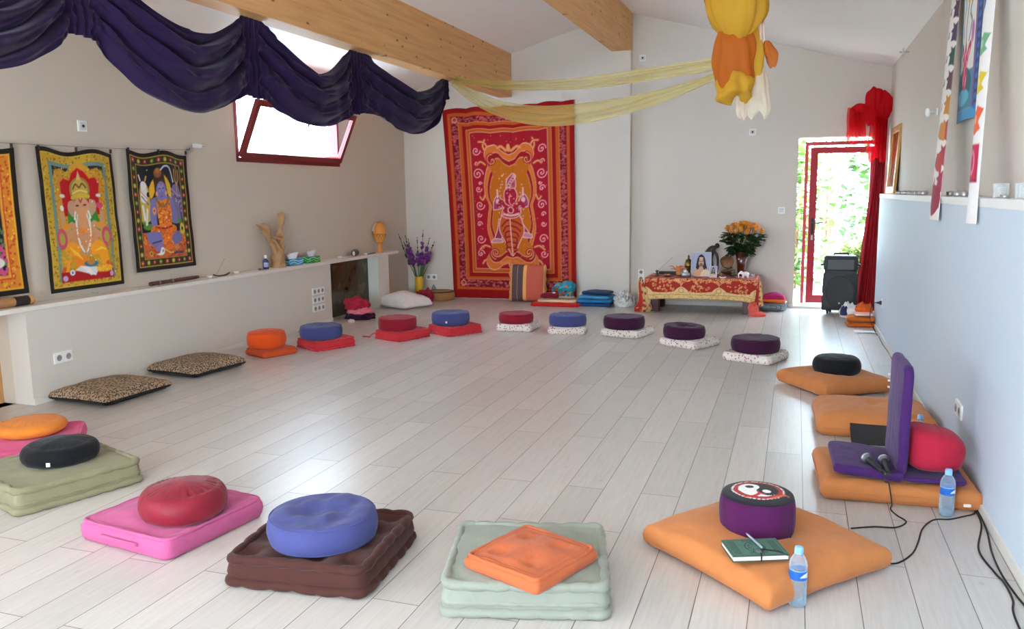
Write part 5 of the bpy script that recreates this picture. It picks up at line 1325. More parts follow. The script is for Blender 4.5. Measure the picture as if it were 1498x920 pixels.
MB().tube([(-.28, -.24, .04), (0, -.225, .045), (.28, -.24, .04)], .006, 6, smooth=4).build('hem', fabric('white_cotton', (232, 228, 226)), t)
tag(crumple(.22, .16, .035, 12, .5).xf(Matrix.Translation((-5.12, 10.36, .10))).build('folded_cloth', F['rose_red']), 'thin red cloth showing behind the white pillow', 'cloth', 'red cloths beside the white pillow')
tag(crumple(.27, .20, .15, 14, .5).xf(Matrix.Translation((-4.99, 10.62, 0))).build('folded_cloth', fabric('raspberry_cloth', (150, 34, 60))), 'crumpled raspberry cloth at the foot of the yellow vase', 'cloth', 'red cloths beside the white pillow')
t = thing('rattan_pouf', 'low round woven straw cushion on the floor left of the tapestry', 'pouf', (-4.86, 10.86, 0), 0)
m = MB(); R = []
for j in range(13):
    p = -PI/2+PI*j/12; R.append([((.19+.025*math.cos(p))*math.cos(a)*(1+.012*math.sin(26*a+PI*(j % 2))), (.19+.025*math.cos(p))*math.sin(a)*(1+.012*math.sin(26*a+PI*(j % 2))), .06+.06*math.sin(p)) for a in [2*PI*k/104 for k in range(104)]])
m.rings(R).build('woven_body', plain('straw', (166, 124, 74), .8, var=.25, bscale=60), t)
MB().tube([(.195*math.cos(a), .195*math.sin(a), .117) for a in np.linspace(0, 2*PI, 60)], .010, 7).build('rim', plain('dark_straw', (70, 56, 44), .8), t)
bottle('tiny clear bottle standing on the floor beside the straw cushion', -5.035, 11.03, 0, .20, .032, False, None)
# gladioli
G_V = 'vases of flowers'
t = thing('vase', 'tall narrow yellow vase holding the purple gladioli', 'vase', (-5.17, 10.82, 0), 0, G_V)
YV = ramp_mat('yellow_glaze', 'noise', [(0, (206, 164, 44)), (.66, (214, 172, 50)), (.70, (90, 60, 30))], scale=11, rough=.3, interp='LINEAR')
MB().lathe([(.05, 0), (.058, .006), (.06, .03), (.06, .32), (.062, .335), (.056, .335), (.054, .03), (.001, .02)], 24).build('vase_body', YV, t)
t = thing('gladiolus_bouquet', 'purple gladiolus stems standing in the yellow vase', 'flowers', (-5.17, 10.82, .03), 0)
R_ = random.Random(5); GRN = plain('stem_green', (66, 98, 52), .6); PUR = plain('gladiolus_purple', (104, 40, 120), .6, var=.3, bscale=30); BUD = plain('dark_bud', (58, 40, 62), .6)
tips = [(-.30, -.02, .93), (-.20, .0, .90), (-.13, -.05, .84), (-.02, .02, .86), (.09, .0, .98), (.20, -.03, .86), (.26, 0, .80), (-.24, .03, .80)]
for i, (dx, dy, z) in enumerate(tips):
    P = [Vector((dx*.05, dy*.2, .0)), Vector((dx*.18, dy*.4, .30)), Vector((dx*.55, dy*.8, .55)), Vector((dx, dy, z))]
    MB().tube(P, [.006, .006, .005, .003], 6, smooth=5).build('stem', GRN, t)
    sp = spline(P[1:], 10)
    st_ = R_.uniform(.30, .46)
    for k in range(9):
        q = sp[min(len(sp)-1, int(len(sp)*(st_+(.97-st_)*k/8)))]; s = .046*(1-.085*k)
        a0 = R_.uniform(0, 6)
        fl_ = 1 <= k < (6 if i % 3 else 4) and i != 0
        m = MB()
        for pz in range(4 if fl_ else 1):
            a = a0+pz*1.57; c0 = q+(Vector((math.cos(a)*s*.42, math.sin(a)*s*.42, 0)) if fl_ else Vector((0, 0, 0)))
            m.ball((c0.x, c0.y, c0.z+R_.uniform(-.012, .012)), (s*.6 if fl_ else s*.45)*R_.uniform(.8, 1.2), 7, 5, (1, 1, 1.3))
        m.build('floret' if fl_ else 'bud', PUR if fl_ else BUD, t)
m = MB()
for i in range(12):
    a = R_.uniform(0, 2*PI); l = R_.uniform(.35, .58); w = .012; ox = math.cos(a)*.12+R_.uniform(-.05, .05); oy = math.sin(a)*.06
    m.grid(2, 7, lambda u, v: (ox*v*v+(u-.5)*w*2*math.sin(PI*(.1+.85*v)), oy*v*v, .02+l*v))
m.build('leaf', GRN, t)

# striped cushion, red mat, figure, towels, bag
t = thing('striped_cushion', 'big square striped cushion leaning on the tapestry', 'cushion', (-3.52, 10.90, .012), 0)
STR = ramp_mat('striped_weave', 'x', [(0, (216, 150, 90)), (.10, (92, 74, 74)), (.245, (170, 150, 150)), (.255, (92, 70, 72)), (.41, (232, 166, 92)), (.50, (196, 92, 74)), (.94, (226, 160, 110))], vscale=(1/.54, 1, 1), coord='Object', rough=.8)
for nd in STR.node_tree.nodes:
    if nd.type == 'MAPPING': nd.inputs['Location'].default_value = (.5, 0, 0)
M = Matrix.Rotation(math.radians(82), 4, 'X')
mb = pad(.54, .52, .06, .04, .03, .045, 1.6, .006, 7, 80, pinch=.03, lift=.0).xf(Matrix.Translation((0, .0, .255)) @ M); mn = min(p[2] for p in mb.v); mb.v = [(x, y, z-mn) for x, y, z in mb.v]
mb.build('cover', STR, t)
MB().tube([(-.262+.012*math.sin(k), -.02, .02+.50*k/24) for k in range(25)], .007, 5).tube([(.262+.008*math.sin(k), -.02, .02+.50*k/24) for k in range(25)], .007, 5).build('fringe', fabric('fringe_tan', (206, 160, 110)), t)
G_RM = 'folded mats under the patchwork figure'
t = mat('flat red mat on the floor below the tapestry', 'flat', -3.03, 10.68, 2, .68, .44, .035, F['coral_red'], 82, group=G_RM); t['label'] = 'flat red mat on the floor below the tapestry corner'
F['scarlet'] = fabric('scarlet_cloth', (196, 36, 34))
for o in t.children: o.data.materials[0] = F['scarlet']
t = thing('folded_blanket', 'cream folded cloth lying on the red mat', 'blanket', (-3.02, 10.71, .048), 2)
pad(.54, .34, .03, .05, .012, .01, 1.5, .008, 9, 83).build('cloth', fabric('cream_cloth', (232, 196, 156)), t)
t = thing('small_cushion', 'small dark crimson cushion on the cream cloth below the tapestry', 'cushion', (-3.13, 10.72, .100), -6)
pad(.28, .24, .03, .05, .015, .035, 1.5, .006, 7, 84, pinch=.03).build('cover', fabric('dark_crimson', (128, 24, 40)), t)
t = thing('patchwork_elephant', 'small turquoise and orange patchwork sculpture in front of the tapestry', 'sculpture', (-2.93, 10.70, .098), 0)
c = Cv(90, 46, .5, (40, 130, 150)); R_ = random.Random(3)
for _ in range(80):
    q = R_.choice([(40, 150, 180), (30, 100, 140), (220, 110, 50), (70, 120, 70), (230, 160, 60), (200, 60, 50), (60, 170, 190), (90, 60, 40)]); x, y = R_.uniform(0, 1), R_.uniform(0, .5); s = .05
    c.poly([(x-s*R_.random(), y-s*R_.random()), (x+s*R_.random(), y-s*R_.random()), (x+s*R_.random(), y+s*R_.random()), (x-s*R_.random(), y+s*R_.random())], q)
def eb(u, v):
    a = 2*PI*u; p = -PI/2+PI*v; q = max(.01, math.cos(p)); n_ = 1+.14*nz(math.cos(a)*q, math.sin(a)*q, v*2, 2.4, 3)
    return (.125*q*math.cos(a)*n_+.02, .085*q*math.sin(a)*n_, .125+.105*math.sin(p)*n_+.02*math.cos(a)*q)
c.cloth('patchwork_body', eb, t)
c.cloth('patchwork_head', lambda u, v: tuple(Vector((-.10, -.01, .16))+Vector(eb(u, v))*.45-Vector((0, 0, .056))), t)
m = MB()
for (x, y) in ((-.05, -.04), (.08, -.04), (-.05, .04), (.08, .04)): m.tube([(x, y, .0), (x, y, .06)], [.028, .025], 10)
m.build('foot', plain('patch_grey', (120, 104, 96), .7), t)
MB().tube([(-.14, -.02, .15), (-.165, -.03, .11), (-.16, -.035, .07)], [.022, .018, .012], 8, smooth=4).build('trunk', plain('patch_teal', (50, 110, 130), .7), t)
MB().ball((-.155, -.03, .05), .028, 12, 8, (1, 1, 1.1)).build('white_knob', plain('ivory', (224, 214, 204), .5), t)
MB().tube([(-.06, -.07, .012), (0, -.10, .02), (.08, -.09, .014), (.14, -.05, .02)], .016, 8, smooth=4).build('scarf', plain('grey_print', (150, 140, 136), .8, var=.6, bscale=120), t)
G_TW = 'blue towels stacked against the pillar'
cols = [('navy folded towel at the bottom of the stack by the pillar', (24, 70, 130), .46, .34), ('bright blue folded towel in the middle of the stack by the pillar', (40, 130, 190), .48, .33), ('pale blue folded towel second from the top of the stack', (70, 150, 200), .45, .32), ('dark teal folded towel on top of the stack by the pillar', (22, 58, 92), .38, .28)]
z = .001
for i, (lb, q, sx, sy) in enumerate(cols):
    t = thing('folded_towel', lb, 'towel', (-2.53+.012*i, 10.76, z), 4-3*i, G_TW)
    pad(sx, sy, .034, .03, .016, .012, 1.5, .010, 6, 90+i).build('towel_cloth', fabric('towel_%d' % i, q), t)
    pad(sx*.97, sy*.96, .012, .03, .006, .001, 1.5, .002, 6, 95+i).xf(Matrix.Translation((.0, .0, -.0015))).build('lower_fold', fabric('towel_%d' % i, q), t) if i == 9 else None
    z += .052
t = thing('plastic_bag', 'crumpled white plastic bag beside the towels at the pillar foot', 'bag', (-2.12, 10.72, 0), 0)
crumple(.27, .22, .15, 22, .75, 44, 14, 4.5).build('bag_body', plain('bag_plastic', (222, 224, 222), .35), t)
MB().tube([(-.03, -.02, .13), (-.05, -.03, .19), (-.02, -.02, .2), (0, -.01, .14)], .012, 7, smooth=4).tube([(.03, 0, .12), (.06, .0, .17), (.08, .01, .1)], .011, 7, smooth=4).build('handle', plain('bag_plastic', (222, 224, 222), .35), t)

# ------------------------------------------------------------------ altar table and what stands on it
TX0, TX1, TY0, TY1, TZ = -1.77, -.42, 10.30, 10.94, .43
t = thing('altar_table', 'low dark red table under the gold patterned cloth', 'table', ((TX0+TX1)/2, (TY0+TY1)/2, 0), 0)
hw, hd = (TX1-TX0)/2, (TY1-TY0)/2
DR = plain('dark_red_wood', (78, 28, 30), .4)
MB().box(-hw+.02, hw-.02, -hd+.02, hd-.02, TZ-.03, TZ, .004).build('tabletop', DR, t, smooth=False)
for sx in (-1, 1):
    for sy in (-1, 1):
        x, y = sx*(hw-.11), sy*(hd-.09)
        MB().box(x-.055, x+.055, y-.045, y+.045, 0, TZ-.03, .006).build('leg', DR, t, smooth=False)
MB().box(-hw+.1, hw-.1, -hd+.06, -hd+.085, TZ-.12, TZ-.03).build('apron', DR, t, smooth=False)
t = thing('altar_cloth', 'red and gold scalloped cloth draped over the low altar table', 'tablecloth', ((TX0+TX1)/2, (TY0+TY1)/2, 0), 0)
def clothcv(w, h, asp, n, seed, scal=True):
    c = Cv(w, h, asp, (168, 44, 34)); R_ = random.Random(seed)
    for _ in range(n):
        x, y = R_.uniform(0, 1), R_.uniform(0, asp); r = R_.uniform(.012, .024)
        c.spiral(x, y, r, 1.1, .0055, R_.choice([(222, 160, 104), (206, 130, 80), (230, 180, 130)]), R_.uniform(0, 6), R_.choice((-1, 1)))
    if scal:
        c.rect(0, 0, 1, asp*.36, (222, 190, 136))
        for k, cx in enumerate((.19, .5, .81)):
            pass
        for cx in (.16, .5, .84): c.ell(cx, asp*.62, .165, asp*.30, (168, 44, 34))
        for cx in (.33, .67, .0, 1.0): c.poly([(cx-.06, asp*.34), (cx-.045, asp*.48), (cx, asp*.60), (cx+.045, asp*.48), (cx+.06, asp*.34)], (222, 190, 136), 3); c.ring(cx, asp*.42, .022, .022, .006, (180, 130, 80))
        for _ in range(n//2):
            x, y = R_.uniform(0, 1), R_.uniform(asp*.40, asp); r = R_.uniform(.007, .015)
            k = min(abs(x-q) for q in (.33, .67, 0, 1))
            if k > .07: c.spiral(x, y, r, 1.1, .005, (220, 160, 104), R_.uniform(0, 6), R_.choice((-1, 1)))
        c.rect(0, asp*.20, 1, asp*.225, (176, 130, 60)); c.speck(0, 0, 1, asp*.2, 160, (196, 156, 90), .005, seed); c.rect(0, 0, 1, asp*.03, (170, 130, 70)); c.speck(0, asp*.24, 1, asp*.36, 60, (200, 150, 90), .005, seed+1)
    return c
ct = clothcv(150, 72, .48, 150, 1, False); ct.frame(.005, .005, .995, .475, .01, (216, 170, 120))
ct.cloth('cloth_top', lambda u, v: (-hw+2*hw*u, -hd+2*hd*v, TZ+.005), t)
cf = clothcv(300, 62, .20, 420, 2)
cf.cloth('cloth_front', lambda u, v: (-hw+2*hw*u, -hd-.006-.02*(1-v)*(1+.8*math.sin(2*PI*5*u)), TZ+.005-.272*(1-v)+.018*math.sin(PI*u)*(1-v)-(.035*max(0, (u-.86)/.14)**1.2)*(1-v)), t, solid=.003)
cs = clothcv(80, 40, .42, 60, 3)
cs.cloth('cloth_side', lambda u, v: (hw+.006+.02*(1-v)*(1+.8*math.sin(2*PI*3*u)), -hd+2*hd*u, TZ+.005-.30*(1-v)), t, solid=.003)
cs.cloth('cloth_side', lambda u, v: (-hw-.006-.02*(1-v)*(1+.8*math.sin(2*PI*3*u)), -hd+2*hd*(1-u), TZ+.005-.30*(1-v)), t, solid=.003)
# knotted corners trailing to the floor
def corner(u, v):
    a = 2*PI*u; r = .03+.045*(1-v)**.8+.03*math.exp(-((v-.12)/.12)**2); q = 1+.28*math.sin(4*a+3*v)
    return (-hw-.035+.02*math.sin(5*v)+r*q*math.cos(a)*.9, -hd-.03+r*q*math.sin(a)*.7, .006+(TZ-.02)*v)
cc = Cv(48, 40, .8, (212, 176, 120)); cc.speck(0, 0, 1, .8, 50, (168, 44, 34), .035, 4); cc.rect(.55, 0, .75, .8, (168, 44, 34)); cc.rect(.1, 0, .2, .8, (168, 44, 34)); cc.speck(0, 0, 1, .8, 60, (230, 200, 150), .012, 5)
cc.cloth('corner_knot', corner, t)
cc.cloth('corner_knot', lambda u, v: (hw+.03+(.02+.025*(1-v))*(1+.25*math.sin(4*2*PI*u))*math.cos(2*PI*u), -hd-.03+(.02+.025*(1-v))*(1+.25*math.sin(8*PI*u))*math.sin(2*PI*u), .12+(TZ-.13)*v), t)
t = thing('pink_cloth', 'salmon pink cloth bunched on the floor at the right altar leg', 'cloth', (-.40, 10.24, 0), 0)
crumple(.19, .13, .05, 31, .5).build('bunch', fabric('salmon_cloth', (226, 96, 86)), t)
crumple(.12, .10, .16, 33, .5).xf(Matrix.Translation((-.05, .03, 0))).build('rise', fabric('salmon_cloth', (226, 96, 86)), t)

AZ = TZ+.0065
GR = 'small things on the altar table'
BRS = plain('brass', (150, 116, 60), .35, metal=.8); BRZ = plain('dark_bronze', (96, 72, 50), .4, metal=.5); SIL = plain('silver', (190, 192, 196), .3, metal=.8)
t = thing('incense_burner', 'small bronze incense burner with a leaning stick at the left altar end', 'incense holder', (-1.66, 10.50, AZ))
MB().lathe([(.04, 0), (.045, .006), (.02, .016), (.012, .05), (.02, .06), (.016, .075), (.001, .08)], 18).build('burner', BRZ, t)
MB().tube([(0, 0, .06), (.19, .06, .24)], .0014, 5).build('incense_stick', plain('incense_brown', (150, 110, 90), .8), t)
t = thing('incense_box', 'flat black box at the back left of the altar table', 'box', (-1.55, 10.80, AZ), 3)
MB().box(-.13, .13, -.03, .03, 0, .035, .003).build('box', DARK, t, smooth=False); MB().box(-.131, .131, -.031, .031, .026, .03).build('lid_line', plain('box_grey', (70, 66, 64), .5), t, smooth=False)
t = thing('bronze_dish', 'low bronze dish with petals beside the lily on the altar', 'dish', (-1.52, 10.46, AZ))
MB().lathe([(.03, 0), (.05, .012), (.07, .018), (.066, .022), (.001, .012)], 20).build('dish', BRZ, t); MB().ball((.01, 0, .024), .02, 8, 5, (1.4, 1, .6)).ball((-.03, .01, .022), .014, 8, 5).build('petal', plain('petal_orange', (220, 140, 90), .7), t)
t = thing('orange_lily', 'orange lily bloom lying on the altar table', 'flower', (-1.40, 10.60, AZ))
LIL = plain('lily_orange', (232, 150, 96), .6)
for k in range(7):
    a = 2*PI*k/7+.3
    def pf(u, v): r = .02+.10*v; w = .034*math.sin(PI*(.1+.86*v)); return (r*math.cos(a)-w*(u-.5)*2*math.sin(a), .6*(r*math.sin(a)+w*(u-.5)*2*math.cos(a)), .045+.10*math.sin(1.5*v)*(1 if k % 2 else .7)+.02*abs(u-.5)-.03*v*v)
    MB().grid(5, 9, pf).build('petal', LIL, t)
MB().ball((0, 0, .035), .034, 12, 8).build('calyx', plain('lily_gold', (206, 150, 80), .6), t)
m = MB()
for k in range(5): m.tube([(0, 0, .05), (.03*math.cos(k*1.3), .02*math.sin(k*1.3), .13)], .0025, 5)
m.build('stamen', plain('stamen_brown', (150, 80, 40), .6), t)
t = thing('brass_urn', 'brass and black lidded urn standing behind the silver bowl on the altar', 'urn', (-1.295, 10.76, AZ+.0))
MB().lathe([(.05, 0), (.052, .01), (.03, .02), (.022, .04), (.026, .05)], 20).build('foot', BRZ, t)
MB().lathe([(.026, .05), (.044, .075), (.052, .11), (.052, .14), (.04, .17), (.024, .185)], 22).build('urn_body', BRS, t)
MB().lathe([(.036, .172), (.04, .178), (.03, .195), (.014, .205), (.01, .22), (.016, .232), (.008, .25), (.001, .262)], 18).build('lid', BRZ, t)
MB().lathe([(.0525, .105), (.0535, .107), (.0535, .117), (.0525, .119)], 22).build('band', DARK, t)
t = thing('silver_bowl', 'small silver bowl with a clear ball in front of the urn', 'bowl', (-1.295, 10.46, AZ))
MB().lathe([(.035, 0), (.05, .004), (.064, .05), (.056, .054), (.045, .01), (.001, .008)], 20).build('bowl', SIL, t); MB().ball((.0, -.005, .062), .034, 14, 9).build('glass_ball', plain('glass_ball', (226, 230, 234), .08, metal=.5), t)
t = thing('tealight', 'small white tealight at the front of the altar table', 'tealight', (-1.20, 10.38, AZ)); MB().lathe([(.02, 0), (.022, .015), (.02, .015), (.001, .012)], 16).build('cup', SIL, t); MB().lathe([(.019, .012), (.001, .014)], 14).build('wax', WAX, t)
def portrait(cv_, bg, hair, skin, robe, sc=1):
    cv_.rect(0, 0, 1, 1.3, bg)
    cv_.poly([(.20, .1), (.26, .7), (.34, 1.05), (.5, 1.2), (.66, 1.05), (.74, .7), (.82, .1)], hair, 3)
    cv_.poly([(.02, 0), (.10, .30), (.34, .46), (.66, .46), (.90, .30), (.98, 0)], robe, 3); cv_.poly([(.4, .36), (.42, .56), (.58, .56), (.6, .36), (.5, .30)], skin)
    cv_.ell(.5, .76, .145, .24, skin); cv_.ell(.5, .62, .09, .10, tuple(int(a*.62) for a in skin)); cv_.ell(.5, .66, .05, .018, (150, 80, 76))
    for sx in (-1, 1): cv_.ell(.5+sx*.06, .80, .03, .014, (50, 36, 34)); cv_.line([(.5+sx*.03, .845), (.5+sx*.095, .85)], .016, (60, 40, 34))
    cv_.line([(.5, .79), (.49, .72), (.515, .705)], .014, tuple(int(a*.8) for a in skin)); cv_.ell(.5, 1.0, .12, .05, tuple(min(255, a+14) for a in skin))
    cv_.poly([(.28, .35), (.3, .8), (.36, 1.0), (.40, .95), (.36, .7), (.38, .4)], hair, 2); cv_.poly([(.72, .35), (.7, .8), (.64, 1.0), (.60, .95), (.64, .7), (.62, .4)], hair, 2)
def photo(label, x, y, w, h, rz, seed, tilt=12):
    t = thing('portrait_photo', label, 'photo', (x, y, AZ+.001), rz, 'portrait photos on the altar')
    M = Matrix.Rotation(math.radians(-tilt), 4, 'X')
    MB().box(-w/2, w/2, 0, .006, 0, h, .0012).xf(M).build('board', plain('photo_board', (214, 214, 220), .6), t, smooth=False)
    c = Cv(56, 73, 1.3, (150, 156, 176)); portrait(c, (168, 172, 196), (44, 34, 36), (204, 160, 130), (222, 200, 170) if seed else (206, 160, 130))
    if not seed: c.poly([(.45, 0), (.62, .34), (.95, .28), (1, 0)], (224, 206, 180), 2)
    c.cloth('print', lambda u, v: tuple(M @ Vector((-w/2+.006+(w-.012)*u, -.0008, .006+(h-.012)*v))), t, painted(.3, 'glossy_photo', 0))
    MB().box(-.01, .01, 0, .003, 0, h*.72).xf(Matrix.Translation((0, h*.26+.0, 0)) @ Matrix.Rotation(math.radians(8), 4, 'X')).build('stand', plain('photo_board', (214, 214, 220), .6), t, smooth=False)
photo('larger portrait photo of a long-haired person leaning on the altar', -1.115, 10.56, .25, .31, 4, 0)
photo('smaller portrait photo of a long-haired person beside the larger one', -.955, 10.44, .095, .145, -6, 1)
t = thing('wooden_statue', 'dark wooden bowed figure statue behind the larger portrait', 'statue', (-1.01, 10.85, AZ))
EB = plain('ebony', (52, 34, 32), .35)
MB().box(-.07, .07, -.05, .05, 0, .03, .004).build('base', EB, t, smooth=False)
MB().tube([(-.02, 0, .02), (-.03, 0, .12), (-.045, 0, .2), (-.03, 0, .28), (.01, -.01, .335), (.05, -.02, .345)], [.05, .055, .06, .062, .045, .02], 14, smooth=5).build('torso', EB, t)
MB().ball((.065, -.03, .375), .03, 14, 10, (1, 1, 1.1)).tube([(.02, -.01, .33), (.055, -.025, .36)], .018, 8).build('head', EB, t)
MB().tube([(.02, -.04, .32), (.07, -.05, .25), (.08, -.04, .13), (.06, -.03, .03)], [.018, .018, .016, .02], 9, smooth=5).build('arm', EB, t)
MB().tube([(-.05, -.05, .27), (-.07, -.06, .17), (-.02, -.07, .10)], [.018, .018, .014], 9, smooth=5).build('arm', EB, t)
t = thing('cobra_statue', 'brown hooded cobra statue on the altar, left of the roses', 'statue', (-.80, 10.62, AZ))
MB().tube([(.055*math.cos(a), .045*math.sin(a), .02+.012*a) for a in np.linspace(0, 4*PI, 50)][:34], [.022, .024, .022], 10).build('coil', BRZ, t)
MB().tube([(0, 0, .05), (.02, .01, .12), (.0, 0, .17)], [.026, .022, .026], 10, smooth=5).build('neck', BRZ, t)
def hood(u, v):
    a = 2*PI*u; w = .03+.058*math.sin(PI*min(1, .1+.88*v))**.8; return (w*math.cos(a), .02*math.sin(a)-.035*v*v, .12+.14*v+.014*math.sin(PI*v))
m = MB().grid(24, 12, hood, cu=True); m.build('hood', plain('cobra_brown', (120, 78, 46), .4, metal=.2, var=.3, bscale=70), t)
MB().ball((0, -.045, .265), .026, 12, 8, (1, 1.5, .7)).build('head', BRZ, t)
t = thing('seated_figurine', 'tiny dark seated figurine between cobra and white elephant', 'figurine', (-.705, 10.50, AZ), 0, GR)
MB().lathe([(.032, 0), (.034, .012), (.026, .02)], 14).build('base', BRZ, t); MB().ball((0, 0, .034), .027, 12, 8, (1.15, .9, .7)).ball((0, 0, .062), .019, 12, 8, (1, .8, 1.3)).ball((0, 0, .094), .013, 10, 8).tube([(0, 0, .1), (0, 0, .115)], [.006, .002], 6).build('figure', BRZ, t)
t = thing('seated_figurine', 'tiny brass figurine at the front left of the cobra', 'figurine', (-.865, 10.44, AZ), 0, GR)
MB().lathe([(.026, 0), (.028, .01), (.02, .018)], 14).build('base', BRS, t); MB().ball((0, 0, .03), .02, 10, 7).ball((0, 0, .052), .011, 8, 6).build('figure', BRS, t)
t = thing('shell_dish', 'white shell dish with red petals at the altar front', 'dish', (-.83, 10.36, AZ), 0, GR)
MB().lathe([(.02, 0), (.04, .014), (.044, .022), (.04, .022), (.001, .006)], 16, fn=lambda q, z, a: q*(1+.08*math.sin(8*a))).build('dish', WHITE, t); MB().ball((0, 0, .02), .018, 8, 6, (1.3, 1, .7)).build('petal', plain('petal_red', (200, 70, 50), .6), t)
t = thing('elephant_figurine', 'small white elephant figurine at the right altar front', 'figurine', (-.565, 10.46, AZ), 10, GR)
IV = plain('white_porcelain', (234, 234, 236), .25, coat=.3)
m = MB().ball((0, 0, .052), .034, 14, 9, (1.35, .85, .9))
for (x, y) in ((-.028, -.014), (.028, -.014), (-.028, .014), (.028, .014)): m.tube([(x, y, 0), (x, y, .045)], .011, 8)
m.build('body', IV, t)
MB().ball((-.052, 0, .068), .022, 12, 8).tube([(-.068, 0, .068), (-.082, 0, .045), (-.08, 0, .015), (-.09, 0, .01)], [.011, .009, .006, .004], 8, smooth=4).build('head', IV, t)
for s in (-1, 1): MB().ball((-.044, s*.022, .068), .018, 10, 6, (.7, .3, 1.1)).build('ear', IV, t)
t = thing('glass_votive', 'small pale votive glass behind the white elephant', 'votive', (-.49, 10.58, AZ), 0, GR); MB().lathe([(.02, 0), (.026, .004), (.03, .045), (.027, .045), (.022, .008), (.001, .006)], 16).build('glass', CGL, t); MB().lathe([(.021, .008), (.024, .025), (.001, .026)], 14).build('wax', WAX, t)
# rose vase + bouquet
VX, VY = -.635, 10.78
t = thing('vase', 'tall flared brown glass vase holding the orange roses', 'vase', (VX, VY, AZ), 0, G_V)
BG = plain('brown_glass', (92, 36, 24), .12, coat=.6, var=.3, bscale=10)
MB().lathe([(.038, 0), (.044, .004), (.046, .02), (.06, .15), (.082, .30), (.078, .30), (.056, .15), (.04, .02), (.001, .015)], 24).build('vase_body', BG, t)
MB().lathe([(.0825, .292), (.085, .296), (.084, .303), (.08, .303)], 24).build('rim', BG, t)
t = thing('rose_bouquet', 'big bunch of orange roses in the brown vase', 'flowers', (VX, VY, AZ+.02), 0)
R_ = random.Random(11); ROSE = plain('rose_orange', (240, 164, 56), .6, var=.18, bscale=30); ROSP = plain('rose_peach', (240, 170, 106), .6, var=.15, bscale=30); LEAF = plain('rose_leaf', (44, 74, 36), .5, var=.3, bscale=25)
heads = []
for i in range(24):
    a = i*2.4; r = .235*math.sqrt((i+.5)/24)
    heads.append((r*math.cos(a)+.015, r*.75*math.sin(a), .64-.85*r*r*1.9+R_.uniform(-.015, .015)))
heads.append((-.07, -.13, .545))
for i, (x, y, z) in enumerate(heads):
    m = MB()
    for L_ in range(3):
        n = 3+L_*2; rr = .018+.013*L_
        for k in range(n):
            a0 = 2*PI*k/n+L_*.5
            def pf(u, v, a0=a0, rr=rr, L_=L_):
                a = a0+(u-.5)*2.0; q = rr*(.35+.75*v+.18*v*v*L_*.5); return (x+q*math.cos(a), y+q*math.sin(a), z-.03+(.062-.011*L_)*v**.8-.012*L_*v*v)
            m.grid(5, 4, pf)
    m.build('rose', ROSE if R_.random() < .75 else ROSP, t)
m = MB()
for (x, y, z) in heads: m.tube([(x*.12, y*.12, .0), (x*.35, y*.35, .30), (x, y, z-.02)], .0035, 5, smooth=4)
m.build('stem', GRN, t)
m = MB()
for i in range(260):
    a = R_.uniform(0, 2*PI); q = R_.random()**.5; hz = R_.uniform(.25, .51); r = .04+(.20*q)*(min(1, max(.25, (hz-.24)/.22)))
    x, y = r*math.cos(a), r*.8*math.sin(a); l = R_.uniform(.06, .105); b2 = a+R_.uniform(-.8, .8); dp = R_.uniform(-.6, .3); tw = R_.uniform(-1, 1)
    def lf(u, v): w = l*.36*math.sin(PI*min(1, .06+.92*v)); return (x+math.cos(b2)*l*v-math.sin(b2)*w*(u-.5)*2, y+math.sin(b2)*l*v+math.cos(b2)*w*(u-.5)*2, hz+dp*l*v+abs(u-.5)*l*.2+tw*w*(u-.5))
    m.grid(3, 5, lf)
m.build('foliage', LEAF, t)
# cushions right of the altar
t = thing('folded_blanket', 'grey folded blanket on the floor right of the altar table', 'blanket', (-.23, 10.82, 0), 0)
def roll(u, v):
    a = 2*PI*u; w = .115; q = abs(math.cos(a))**.35*math.copysign(1, math.cos(a)); return (.15*q, -.11+.24*v, max(0.001, .05+.05*math.copysign(abs(math.sin(a))**.6, math.sin(a))))
GB = fabric('grey_blanket', (128, 136, 146))
R = []
for j in range(9):
    y = -.12+.24*j/8; e = 1 if 0 < j < 8 else .92
    R.append([(.155*e*math.copysign(abs(math.cos(a))**.45, math.cos(a)), y, .052+.05*e*math.copysign(abs(math.sin(a))**.6, math.sin(a))) for a in [2*PI*k/36 for k in range(36)]])
MB().rings(R).build('fold_outer', GB, t)
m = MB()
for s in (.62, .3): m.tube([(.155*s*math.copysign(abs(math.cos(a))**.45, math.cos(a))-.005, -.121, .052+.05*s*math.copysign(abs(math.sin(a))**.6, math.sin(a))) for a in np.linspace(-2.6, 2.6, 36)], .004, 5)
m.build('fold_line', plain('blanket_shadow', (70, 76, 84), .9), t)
MB().tube([(.145, -.1, .10), (.145, .1, .10)], .012, 8).build('pale_edge', fabric('pale_edge', (214, 222, 230)), t)
t = thing('small_cushion', 'magenta and orange cushion on the grey folded blanket', 'cushion', (-.235, 10.82, .108), 0)
MO = ramp_mat('magenta_orange', 'z', [(0, (232, 110, 40)), (.30, (170, 36, 90)), (.72, (150, 30, 100))], vscale=(1, 1, 1/.14), rough=.85)
pad(.30, .26, .05, .06, .025, .06, 1.6, .008, 7, 101, pinch=.03, lift=.004).build('cover', MO, t)

